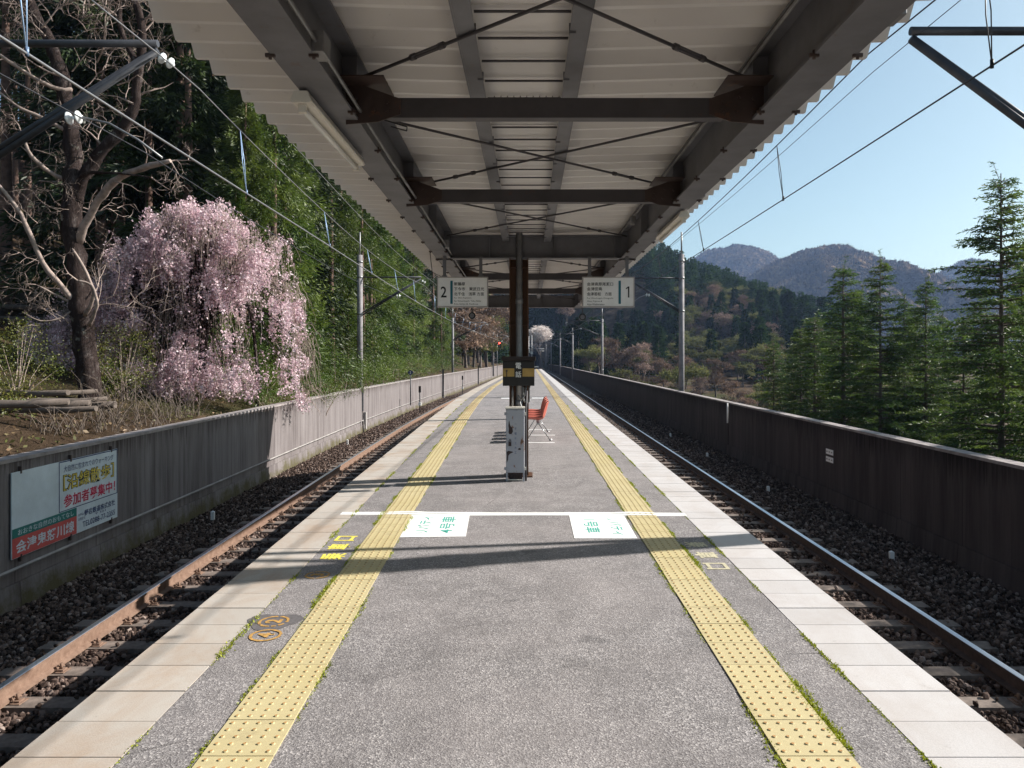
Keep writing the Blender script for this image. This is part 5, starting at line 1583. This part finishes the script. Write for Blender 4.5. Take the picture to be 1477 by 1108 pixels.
# ------------------------------------------------------------------ brownish and olive trees where the line bends away
def broad(H, R0, seed, n, mat):
    rr = np.random.default_rng(seed); v, f, limbs = bare(H, .42, seed, 5, .17, 1.0)
    ncl = n // 30
    d = unit(rr.normal(size=(ncl, 3))); d[:, 2] = np.abs(d[:, 2]) * .9 - .15
    lob = np.stack([rr.uniform(-.55, .55, 7) * R0, rr.uniform(-.55, .55, 7) * R0, H * rr.uniform(.28, .80, 7)], -1); lr = rr.uniform(.35, .62, 7) * R0
    wh = rr.integers(0, 7, ncl); cc = d * lr[wh][:, None] * np.array([1, 1, .75]) * (.5 + .5 * rr.random((ncl, 1)) ** .5) + lob[wh]; 
    C = (cc[:, None, :] + rr.normal(0, .22, (ncl, 30, 3)) * np.array([1.3, 1.3, .6])).reshape(-1, 3); D = unit(rr.normal(size=C.shape) + np.array([0, 0, .3]))
    v2, f2 = quads(C, D, side_of(rr, D), rr.uniform(.15, .5, len(C)), rr.uniform(.05, .2, len(C)))
    return (H, fast_mesh('foliage', v2, f2, [mat]), limbs, (v, f))
OV = []
for H, R0, sd, n, mt in ((9, 3.3, 41, 5400, 'leaf_olive'), (8, 3.0, 42, 4200, 'twig_brown'), (9, 3.2, 43, 3000, 'twig_pink'), (7.5, 3.0, 44, 4800, 'leaf_olive')):
    H, fm, limbs, (tv_, tf_) = broad(H, R0, sd, n, M[mt])
    tm = trunk_mesh('trunk', H * .3, .16, M['greybark'], sd, limbs, .0)
    tw = fast_mesh('twigs', tv_, tf_, [M['twig_brown'] if mt != 'twig_pink' else M['twig_pink']])
    OV.append((H, fm, tm, tw))
def plant_broad(k, x, y, H, label, group, name='broadleaf_tree'):
    Hh, fm, tm, tw = OV[k]; zb = float(terr(x, y)) - .2; s = H / Hh
    o = empty(name, (x, y, zb)); tag(o, label, 'tree', group); o.rotation_euler = (0, 0, (x * 5.1 + y) % 6.28); q_ = (x * 13.7 + y * 5.3) % 1; o.scale = (s * (.8 + .5 * q_), s * (.8 + .5 * ((q_ * 7) % 1)), s * (.85 + .35 * ((q_ * 3) % 1)))
    link('trunk', tm, o); link('foliage', fm, o); link('twigs', tw, o)
for (px, y, H, k) in ((672, 96, 10, 1), (683, 104, 11, 1), (693, 112, 11, 0), (702, 122, 11, 1), (676, 120, 13, 2), (690, 132, 13, 1), (710, 140, 10, 0), (700, 150, 13, 1), (668, 106, 7, 0)):
    plant_broad(k, min((px - 763) * y / FPX, WL(y) - 1.5), y, H, 'brown budding tree on the bank beyond the green cedars', 'brown budding trees on the left bank')
rp = random.Random(12)
done = []
for _ in range(1500):
    if len(done) >= 105: break
    y = rp.uniform(95, 235); px = rp.uniform(790, 1250); x = (px - 763) * y / FPX
    if x < WR(y) + 3.5 or x > 100: continue
    if any((x - a) ** 2 + (y - b) ** 2 < 26 for a, b in done) or (y > 220 and x < 30): continue
    done.append((x, y))
    k = rp.choice([0, 1, 2, 3, 1, 2] if px < 960 else [0, 3, 0, 1, 2, 3])
    lab = {0: 'olive green spring tree on the valley side below the conifer hill', 1: 'bare brown tree on the valley side below the conifer hill', 2: 'pinkish budding tree on the valley side below the conifer hill', 3: 'rounded olive green tree on the valley side below the conifer hill'}[k]
    plant_broad(k, x, y, rp.uniform(5.5, 9.5), lab, 'broadleaf trees on the valley side')

k_ = 0
for _ in range(900):
    if k_ >= 46: break
    y = rp.uniform(185, 262); px = rp.uniform(975, 1110); x = (px - 763) * y / FPX
    if any((x - a) ** 2 + (y - b) ** 2 < 22 for a, b in done): continue
    done.append((x, y)); k_ += 1; k = rp.choice([0, 3, 1, 0, 2, 3])
    lab = {0: 'tall olive green spring tree on the slope right of the thick line pole', 1: 'bare brown tree on the slope right of the thick line pole', 2: 'pinkish budding tree on the slope right of the thick line pole', 3: 'spreading olive green tree on the slope right of the thick line pole'}[k]
    plant_broad(k, x, y, rp.uniform(7, 11.5), lab, 'broadleaf trees on the slope right of the pole')
# ------------------------------------------------------------------ conifers on the hill ahead
FV = []
for sd in (51, 52, 53, 54):
    v, f = farcon(11, 2.1 + .25 * (sd % 3), sd, 900); FV.append((11, v, f, fast_mesh('foliage', v, f, [M['leaf_far']]), trunk_mesh('trunk', 10.5, .16, M['greybark'], sd)))
rp = random.Random(77); pts = []
for _ in range(9000):
    y = rp.uniform(150, 352); x = rp.uniform(-75, 150)
    px = 763 + x * FPX / y
    if px < 640 or px > 1220: continue
    if y < 262 and WL(y) - 3 < x < WR(y) + 3: continue
    if y < 205 and x > 15 and rp.random() < .75: continue
    if abs(x - 2) < 6 and 262 <= y < 280: continue
    if 978 < px < 1085 and y < 262 and rp.random() < .9: continue
    if 4 < x < 44 and 238 < y < 272 + x * .1: continue
    cx_, cy_ = int(x // 4.2), int(y // 4.2)
    if any((x - a) ** 2 + (y - b) ** 2 < 17 for a, b in pts[-400:]): continue
    pts.append((x, y))
pts.sort(key=lambda p: p[1])
vis = [p for p in pts if 790 < 763 + p[0] * FPX / p[1] < 1200 or 660 < 763 + p[0] * FPX / p[1] < 735]
ind = vis[:290]; indset = set(ind)
rest = [p for p in pts if p not in indset]
for (x, y) in ind:
    k = rp.randrange(4); zb = float(terr(x, y)) - .3; H = rp.uniform(8, 13)
    o = empty('hill_conifer', (x, y, zb)); tag(o, 'dark green conifer in the forest covering the hill ahead', 'tree', 'conifers covering the hill ahead')
    o.rotation_euler = (0, 0, rp.random() * 6); s = H / 11; o.scale = (s, s, s)
    link('foliage', FV[k][3], o); link('trunk', FV[k][4], o)
VV = []; FF = []; off = 0
for (x, y) in rest:
    H, v, f, _, _ = FV[rp.randrange(4)]
    s = rp.uniform(8, 13) / 11; a = rp.random() * 6.28; zb = float(terr(x, y)) - .3
    sel = np.arange(0, len(f), 2); vv = v.reshape(-1, 4, 3)[sel].reshape(-1, 3)
    w_ = np.stack([vv[:, 0] * math.cos(a) - vv[:, 1] * math.sin(a), vv[:, 0] * math.sin(a) + vv[:, 1] * math.cos(a), vv[:, 2]], -1) * s * np.array([1.12, 1.12, 1]) + np.array([x, y, zb])
    VV.append(w_); FF.append(np.arange(len(w_)).reshape(-1, 4) + off); off += len(w_)
if VV:
    o = link('forest', fast_mesh('forest', np.concatenate(VV), np.concatenate(FF), [M['leaf_far']])); tag(o, 'dark conifer forest massed on the far part of the hill', 'forest', kind='stuff')
print('conifers', len(ind), 'rest', len(rest))
# white cherry above the tunnel
def blossom_tree(name, x, y, H, R0, n, mat, label, seed, zb=None):
    rr = np.random.default_rng(seed); v, f, limbs = bare(H, .45, seed, 5, .2)
    o = empty(name, (x, y, float(terr(x, y)) - .3 if zb is None else zb)); tag(o, label, 'tree')
    link('trunk', trunk_mesh('trunk', H * .3, .2, M['greybark'], seed, limbs, 0), o)
    ncl = n // 24; d = unit(rr.normal(size=(ncl, 3))); d[:, 2] = d[:, 2] * .8 + .1
    cc = d * np.array([R0, R0, R0 * .9]) * (.35 + .65 * rr.random((ncl, 1)) ** .6) + np.array([0, 0, H * .6])
    C = (cc[:, None, :] + rr.normal(0, .5, (ncl, 24, 3)) * np.array([1, 1, .5])).reshape(-1, 3); D = unit(rr.normal(size=C.shape))
    v2, f2 = quads(C, D, side_of(rr, D), rr.uniform(.25, .6, len(C)), rr.uniform(.15, .35, len(C)))
    link('blossom', fast_mesh('blossom', v2, f2, [mat]), o)
blossom_tree('white_cherry_tree', 3.9, 253, 19, 4.0, 5600, M['whitecherry'], 'large white blossoming cherry beside the tunnel mouth behind the pillar', 61, -1.5)
blossom_tree('pink_cherry_tree', 12.5, 246, 8, 2.6, 1300, M['twig_pink'], 'small pinkish blossoming tree right of the large white cherry', 62, 13.0)

# ------------------------------------------------------------------ big leafless tree at the left
bt = empty('bare_tree', (P(128, 640, 17)[0], 17, .2)); tag(bt, 'tall leafless tree with dark lichen-spotted trunk rising at the left', 'tree')
b0 = Vector(bt.location)
def limb(pts, nm='limb', mat='bark', n=10, sub=4):
    """pts: (px, py, y, radius) polyline smoothed into a limb"""
    ps = [Vector(P(a, b, c)) - b0 for a, b, c, r in pts]; rs = [r for *_, r in pts]
    rs = [r * .80 for r in rs]
    out = []; ro = []
    rj = random.Random(int(pts[0][0] * 3 + pts[0][1]))
    for i in range(len(ps) - 1):
        p0 = ps[max(0, i - 1)]; p1 = ps[i]; p2 = ps[i + 1]; p3 = ps[min(len(ps) - 1, i + 2)]
        for k in range(sub):
            u = k / sub
            q = .5 * ((2 * p1) + (p2 - p0) * u + (2 * p0 - 5 * p1 + 4 * p2 - p3) * u * u + (3 * p1 - p0 - 3 * p2 + p3) * u ** 3)
            r = rs[i] * (1 - u) + rs[i + 1] * u
            out.append(q + Vector([rj.uniform(-.22, .22) * r for _ in range(3)])); ro.append(r * rj.uniform(.86, 1.14))
    out.append(ps[-1]); ro.append(rs[-1])
    mb = MB(); mb.tube(out, ro, n); mb.build(nm, M[mat], bt, recalc=False)
limb([(138, 665, 17, .42), (130, 600, 17, .34), (124, 520, 17, .31), (116, 440, 17, .30), (108, 370, 17, .27), (104, 300, 17, .25), (104, 240, 17, .24), (100, 180, 17.1, .22), (90, 110, 17.3, .20), (72, 60, 17.6, .17), (45, 10, 18, .15), (25, -40, 18.2, .13)], 'trunk')
limb([(110, 290, 17, .19), (128, 245, 16.9, .18), (160, 205, 16.8, .17), (190, 160, 16.7, .15), (200, 100, 16.6, .13), (205, 40, 16.5, .11), (190, -10, 16.4, .09)])
limb([(200, 95, 16.6, .09), (175, 45, 16.9, .07), (172, 5, 17.2, .05), (160, -30, 17.3, .04)])
limb([(112, 350, 17, .12), (135, 300, 16.7, .11), (165, 262, 16.4, .10), (205, 243, 16.1, .085), (246, 232, 15.9, .05)], mat='palebark')
limb([(110, 262, 17, .06), (125, 250, 16.6, .05), (170, 250, 16.2, .03), (218, 256, 16, .015)])
limb([(98, 262, 17, .07), (72, 248, 16.8, .06), (45, 225, 16.5, .05), (33, 195, 16.4, .03)], mat='palebark')
limb([(104, 130, 17.2, .07), (82, 128, 17, .055), (45, 110, 16.7, .05), (0, 80, 16.4, .04), (-30, 60, 16.2, .03)], mat='palebark')
limb([(98, 190, 17, .06), (60, 170, 16.8, .05), (20, 150, 16.6, .035), (-20, 115, 16.5, .02)], mat='palebark')
limb([(118, 450, 17, .10), (95, 420, 16.8, .08), (62, 380, 16.6, .07), (40, 330, 16.4, .06), (18, 290, 16.3, .05), (-20, 250, 16.2, .04)], mat='palebark')
limb([(122, 455, 16.8, .06), (135, 425, 16.6, .05), (120, 385, 16.4, .045), (105, 360, 16.3, .03)], mat='palebark')
limb([(128, 470, 16.8, .06), (140, 440, 16.5, .045), (132, 412, 16.4, .035), (112, 405, 16.3, .02)], mat='palebark')
limb([(106, 438, 16.9, .05), (80, 425, 16.7, .03), (55, 412, 16.5, .02)], mat='palebark')
limb([(112, 440, 16.9, .04), (90, 458, 16.7, .03), (58, 463, 16.5, .02), (32, 450, 16.4, .012)], mat='palebark')
rp = random.Random(9)
def twigs(px, py, y, ang, L, r, depth, dy=0.0):
    """small zigzag twigs in the plane of view with depth wander"""
    pts = [(px, py, y, r)]; a = ang
    for i in range(4):
        a += rp.uniform(-.45, .45); px += math.cos(a) * L / 4; py -= math.sin(a) * L / 4; y += rp.uniform(-.25, .25) + dy
        pts.append((px, py, y, r * (1 - .22 * (i + 1))))
        if depth > 0 and rp.random() < .8: twigs(px, py, y, a + rp.choice([-1, 1]) * rp.uniform(.5, 1.0), L * rp.uniform(.45, .7), r * .55, depth - 1)
    TW.append(pts)
TW = []
EX = [(rp.uniform(60, 215), rp.uniform(-10, 130), rp.uniform(0, 3.1), rp.uniform(40, 80), .016, 3) for _ in range(22)] + [(rp.uniform(30, 150), rp.uniform(180, 480), rp.choice([rp.uniform(2, 3.4), rp.uniform(-.3, 1)]), rp.uniform(35, 70), .012, 3) for _ in range(18)] + [(x_, y_, a_ + rp.uniform(-.5, .5), 34, .022, 3) for (x_, y_, a_) in ((246, 232, .2), (-20, 250, 2.5), (105, 360, 1.6), (112, 405, 2.0), (33, 195, 1.9), (218, 256, 0), (246, 232, -.4))]
for (px, py, a, L, r, dp) in EX + list(((200, 60, 1.2, 70, .035, 3), (205, 30, .5, 60, .03, 3), (175, 30, 2.2, 60, .03, 3), (195, 140, .3, 60, .03, 3), (192, 150, 2.6, 50, .025, 2), (150, 215, 2.0, 60, .03, 3), (160, 205, .2, 50, .022, 2),
                              (90, 110, 2.7, 80, .03, 3), (95, 150, .4, 60, .025, 3), (72, 60, 2.4, 70, .03, 3), (60, 40, .7, 60, .025, 3), (45, 110, 2.0, 60, .022, 2), (20, 150, 2.6, 40, .02, 2), (45, 225, 2.5, 40, .018, 2),
                              (120, 300, .1, 50, .02, 2), (205, 243, .9, 40, .02, 2), (165, 262, -.4, 50, .015, 2), (130, 320, 1.4, 50, .018, 2), (118, 450, .8, 90, .02, 3), (122, 455, .3, 100, .02, 3), (62, 380, 2.6, 50, .018, 2), (40, 330, 2.0, 50, .016, 2),
                              (135, 425, 1.0, 50, .02, 2), (95, 420, 2.9, 60, .018, 2), (140, 90, 1.0, 60, .02, 3), (150, 60, 1.8, 70, .02, 3), (215, 0, 1.0, 50, .02, 2), (120, 20, 1.4, 50, .02, 3), (20, 30, 1.2, 60, .02, 3))):
    twigs(px, py, 17 + rp.uniform(-.8, .8), a, L, r, dp)
mb = MB()
for pts in TW: mb.tube([Vector(P(a, b, c)) - b0 for a, b, c, r in pts], [r for *_, r in pts], 5, caps=False)
mb.build('twigs', M['palebark'], bt, recalc=False)

# ------------------------------------------------------------------ weeping cherry
wc = empty('weeping_cherry', P(300, 640, 21.5)); wc.location.z = .0; tag(wc, 'weeping cherry tree covered in pink blossom behind the left wall', 'tree')
w0 = Vector(wc.location); rp = random.Random(21); rr = np.random.default_rng(21)
mb = MB()
def wl_limb(pts, n=7):
    mb.tube([Vector(P(a, b, c)) - w0 for a, b, c, r in pts], [r for *_, r in pts], n, caps=False)
wl_limb([(305, 650, 21.5, .16), (300, 560, 21.5, .14), (290, 470, 21.6, .12), (285, 400, 21.6, .10), (290, 340, 21.5, .07)])
wl_limb([(190, 545, 20.5, .06), (196, 470, 20.8, .06), (205, 400, 21.0, .05), (225, 345, 21.2, .04)])
wl_limb([(370, 620, 22, .06), (372, 540, 22, .05), (365, 470, 22, .05), (350, 400, 22, .04)])
TOPX = [40, 100, 150, 172, 200, 240, 290, 325, 350, 362, 385, 408, 425, 442]
TOPY = [478, 440, 395, 345, 316, 300, 288, 293, 312, 322, 322, 345, 400, 470]
FC = []; SZ = []; strands = MB()
def hole(px, py):
    for (a, b, ra, rb) in ((255, 440, 42, 38), (215, 500, 30, 26), (365, 470, 16, 60), (150, 510, 34, 40), (300, 470, 24, 22), (185, 575, 26, 40), (330, 395, 14, 30), (345, 330, 7, 26), (120, 470, 14, 20), (385, 590, 26, 30), (100, 600, 60, 50)):
        if ((px - a) / ra) ** 2 + ((py - b) / rb) ** 2 < 1: return True
    return False
def limb_to(q):
    s0 = Vector(P(292 + rp.uniform(-6, 6), rp.uniform(400, 500), 21.7)); q = Vector(q)
    c_ = (s0 + q) / 2 + Vector((0, 0, .5 + .25 * (q - s0).length))
    mb.tube([(s0 * (1 - u) ** 2 + c_ * 2 * u * (1 - u) + q * u * u) - w0 for u in [i / 7 for i in range(8)]], [.022 * (1 - .75 * i / 7) + .005 for i in range(8)], 5, caps=False)
nodes = []
for _ in range(225):
    px = rp.choice([rp.uniform(200, 350), rp.uniform(165, 442), rp.uniform(165, 442), rp.uniform(40, 180), rp.uniform(60, 180)]); ty = float(np.interp(px, TOPX, TOPY))
    k = rp.random()
    py = ty + 8 + (rp.random() ** 1.5) * (170 if px > 165 else 110)
    if rp.random() < .30 and 195 < px < 375: py = rp.uniform(500, 560)
    rad = max(.1, 1 - ((px - 300) / 175) ** 2) ** .5 if px > 165 else .4
    dep = 21.5 + 2.0 * rad * rp.uniform(-1, 1)
    if dep > 21.5: py = min(py, ty + 60)
    q = P(px, py, dep); nodes.append((px, py, dep)); limb_to(q)
for _ in range(34):
    px = rp.uniform(215, 345); py = float(np.interp(px, TOPX, TOPY)) + rp.uniform(4, 60); dep = 21.5 - rp.uniform(.2, 1.7); nodes.append((px, py, dep)); limb_to(P(px, py, dep))
for (px, py, dep) in nodes:
    for i in range(rp.randint(9, 16)):
        p = Vector(P(px + rp.gauss(0, 9), py + rp.gauss(0, 7), dep + rp.gauss(0, .35)))
        L = rp.uniform(.35, 1.9) * rp.uniform(.6, 1.15)
        L = min(L, max(.3, p.z - .5))
        sgn = 1 if px > 290 else -1
        a = rp.uniform(0, 6.28); out = Vector((math.cos(a) + .8 * sgn, math.sin(a), 0)).normalized()
        o_ = rp.uniform(.08, .55); m = 8; pts = []
        for k in range(m + 1):
            s = k / m
            q = p + out * o_ * (1 - (1 - s) ** 2.2) + Vector((0, 0, (.16 * math.sin(min(1, s * 2.6) * 3.14) if s < .4 else 0) - L * s ** 1.35))
            q += Vector((rp.uniform(-.025, .025), rp.uniform(-.025, .025), 0)); pts.append(q)
        strands.tube([q - w0 for q in pts], [.0055] * m + [.002], 3, caps=False)
        bare_ = rp.random() < .12
        ph = rp.uniform(0, 6.28)
        for _ in range(int(L * (14 if bare_ else 84))):
            s = rp.random() ** .85; k = min(m - 1, int(s * m)); q = pts[k].lerp(pts[k + 1], s * m - k)
            hx = 763 + q.x * FPX / q.y; hy = 518 - (q.z - EYE) * FPX / q.y
            if hole(hx, hy) and rp.random() < .75: continue
            if vnoise(q.x + q.y * .6, q.z * .8, .42, 3) + .35 * vnoise(q.x - q.y * .5, q.z, .17, 4) < .60 and rp.random() < .92: continue
            if hx > 440 + 8 * math.sin(hy * .11): continue
            if math.sin(s * L * 11 + ph) < -.25 and rp.random() < .7: continue
            q = q - w0
            FC.append((q.x + rp.gauss(0, .05), q.y + rp.gauss(0, .05), q.z + rp.gauss(0, .035))); SZ.append(rp.uniform(.5, 1.4))
mb.build('trunk', M['bark'], wc, recalc=False)
strands.build('hanging_twigs', M['palebark'], wc, recalc=False)
FC = np.array(FC); SZ = np.array(SZ)
rep = 2
C = np.repeat(FC, rep, 0) + rr.normal(0, .012, (len(FC) * rep, 3)); D = unit(rr.normal(size=C.shape)); S = np.repeat(SZ, rep)
v, f = quads(C - D * .5 * (S * .045)[:, None], D, side_of(rr, D), S * .054, S * .050)
link('blossom', fast_mesh('blossom', v, f, [M['cherry']]), wc)
print('blossoms', len(f))

# ------------------------------------------------------------------ shrubs, brambles and logs by the left wall
def shrub(name, px, py, y, w, h, n, mat, label, group, seed, lsz=.05, zc=None, d=.9):
    x, _, z = P(px, py, y); zb = float(terr(x, y)) if zc is None else zc
    o = empty(name, (x, y, zb)); tag(o, label, 'shrub', group)
    rr = np.random.default_rng(seed); ncl = n // 24
    dd = unit(rr.normal(size=(ncl, 3))); cc = dd * np.array([w, d, h]) * (.4 + .6 * rr.random((ncl, 1)) ** .5) + np.array([0, 0, z - zb])
    cc[:, 2] = np.maximum(cc[:, 2], .05)
    C = (cc[:, None, :] + rr.normal(0, .11, (ncl, 24, 3))).reshape(-1, 3); D = unit(rr.normal(size=C.shape) + np.array([0, 0, .3]))
    v, f = quads(C, D, side_of(rr, D), rr.uniform(.6, 1.4, len(C)) * lsz, rr.uniform(.5, 1.1, len(C)) * lsz * (.28 if mat == 'leaf_cedar' else .5))
    link('leaves', fast_mesh('leaves', v, f, [M[mat]]), o)
    mb = MB(); rq = random.Random(seed)
    for _ in range(max(6, ncl // 9)):
        c = cc[rq.randrange(ncl)]; mb.tube([(rq.uniform(-.15, .15), rq.uniform(-.1, .1), -.1), (c[0] * .5, c[1] * .5, c[2] * .55), tuple(c)], [.014, .010, .004], 4, caps=False)
    mb.build('stems', M['palebark'], o, recalc=False)
gs_ = 'leafy shrubs behind the left wall'
shrub('shrub', 25, 530, 15, .85, .95, 4200, 'shrub', 'dark yellow-green shrub at the left edge behind the bare tree', gs_, 71)
shrub('shrub', -20, 600, 13, .7, .6, 2200, 'shrub', 'low shrub at the left edge above the fallen logs', gs_, 77)
shrub('shrub', 178, 520, 18.5, .75, .9, 3600, 'shrub', 'green shrub between the bare trunk and the blossom', gs_, 72)
shrub('shrub', 375, 540, 23, .7, .9, 3400, 'leaf_bright', 'green shrub seen through the hanging blossom near the wall', gs_, 73)
shrub('shrub', 395, 575, 22, 1.1, .35, 3000, 'leaf_bright', 'low green hedge growth along the wall below the blossom', gs_, 74)
shrub('shrub', 455, 560, 24.5, .9, .5, 3400, 'leaf_bright', 'bushy green growth over the wall right of the blossom', gs_, 75)
for i, (px, y, w_, h_, wd) in enumerate(((488, 27.5, 1.2, .7, 'the first'), (506, 30.5, .9, .9, 'the second'), (532, 35, 1.2, .6, 'the third'), (548, 38.5, 1.2, .9, 'the fourth'), (562, 42, 1.3, .7, 'the fifth'), (574, 46, 1.4, .9, 'the sixth'), (590, 50, 1.5, .7, 'the seventh'), (603, 55, 1.5, 1.0, 'the eighth'), (620, 62, 1.6, .9, 'the ninth'), (640, 72, 1.8, 1.0, 'the last'))):
    shrub('shrub', px, 545 - (px - 488) * .15, y, w_, h_, 2600, 'leaf_cedar', 'green growth spilling over the sunlit wall, ' + wd + ' from the blossom', gs_, 200 + i, .075 + .0006 * y, d=1.0)
shrub('shrub', 330, 470, 23.5, 1.6, 1.6, 3600, 'leaf_dark', 'dark leafy mass behind the middle of the blossom', gs_, 76)
for i, (px, y, h, sd) in enumerate(((170, 14.5, 1.15, 1), (215, 15.5, 1.2, 2), (135, 13.5, .85, 3), (245, 17, 1.0, 4), (195, 14, .8, 5), (155, 15.2, 1.3, 6), (80, 12.5, .75, 7), (270, 18, 1.0, 8))):
    x = (px - 763) * y / FPX; zb = float(terr(x, y)); rq = random.Random(sd); mb = MB()
    o = empty('dry_bramble', (x, y, zb)); tag(o, 'tangle of pale dry stems growing behind the shaded wall', 'bramble', 'dry brambles behind the shaded wall')
    for _ in range(26):
        a = rq.uniform(0, 6.28); t_ = rq.uniform(.1, .55); L = h * rq.uniform(.4, 1.1)
        p = Vector((rq.uniform(-.35, .35), rq.uniform(-.3, .3), -.05)); pts = [p]; d = Vector((math.cos(a) * t_, math.sin(a) * t_, 1))
        for k in range(4): d += Vector((rq.uniform(-.35, .35), rq.uniform(-.35, .35), -.12 * k)); p = p + d.normalized() * L / 4; pts.append(p)
        mb.tube(pts, [.008, .007, .006, .004, .002], 4, caps=False)
    mb.build('stems', M['twig_pale'], o, recalc=False)
for i, (px, py, y, L, a, r) in enumerate(((20, 600, 13.5, 2.6, .15, .09), (55, 612, 13, 2.2, -.1, .07), (10, 625, 12.2, 1.8, .3, .08), (60, 590, 14.3, 2.8, .05, .10), (25, 580, 14.8, 2.4, -.2, .08), (85, 605, 14, 1.6, .4, .06), (30, 410, 27, 5, .1, .14), (60, 425, 26, 4, -.25, .12), (15, 395, 29, 5, .3, .12), (70, 375, 33, 4, .2, .12), (45, 560, 16, 2.5, .5, .07))):
    x, _, z = P(px, py, y); z = float(terr(x, y)) + r + (.12 if i < 6 else 0) * (i % 3)
    o = empty('fallen_log', (x, y, z)); lb = ['grey fallen log lying across the heap behind the shaded wall', 'weathered log leaning on the brown left slope'][i > 5]
    tag(o, lb, 'log', 'fallen logs behind the shaded wall' if i <= 5 else 'logs lying on the left slope')
    mb = MB(); c, s = math.cos(a), math.sin(a)
    mb.tube([(-L / 2 * c, -L / 2 * s, -.03), (-L * .2 * c, -L * .2 * s, .02), (L * .2 * c, L * .2 * s + .03, .0), (L / 2 * c, L / 2 * s, .04)], [r, r * .95, r * .85, r * .7], 9)
    mb.build('log', M['greybark'], o, recalc=False)
# leaf litter and ground cover on the left bank
rr = np.random.default_rng(91); n = 26000
y = 7 + 45 * rr.random(n) ** 1.4; d = .3 + 20 * rr.random(n) ** 1.2
x = WLv(y) - .3 - d; z = terr(x, y)
C = np.stack([x, y, z + .01], -1); D = unit(rr.normal(size=C.shape) + np.array([0, 0, .25])); 
v, f = quads(C, D, side_of(rr, D), rr.uniform(.04, .14, n), rr.uniform(.02, .06, n))
o = link('leaf_litter', fast_mesh('leaf_litter', v, f, [leafmat('dry_leaf_litter', (.10, .065, .035), (.26, .17, .10), .1, (.09, .10, .03), 0, .8)])); tag(o, 'brown leaf litter and twigs on the left bank', 'leaf litter', kind='stuff')

# ------------------------------------------------------------------ haze
mb = MB(); mb.box(-1500, 2500, -700, 2500, -26, 290)
hz = mb.build('haze', simple('tmp', (1, 1, 1))); hz.data.materials.clear()
hm = bpy.data.materials.new('air_haze'); hm.use_nodes = True
for nd in list(hm.node_tree.nodes):
    if nd.type == 'BSDF_PRINCIPLED': hm.node_tree.nodes.remove(nd)
pv = hm.node_tree.nodes.new('ShaderNodeVolumePrincipled')
pv.inputs['Color'].default_value = (.42, .60, 1.0, 1)
pv.inputs['Density'].default_value = HAZE
pv.inputs['Anisotropy'].default_value = .2
hm.node_tree.links.new(pv.outputs[0], hm.node_tree.nodes['Material Output'].inputs['Volume'])
hz.data.materials.append(hm); tag(hz, kind='stuff'); hz.display_type = 'WIRE'
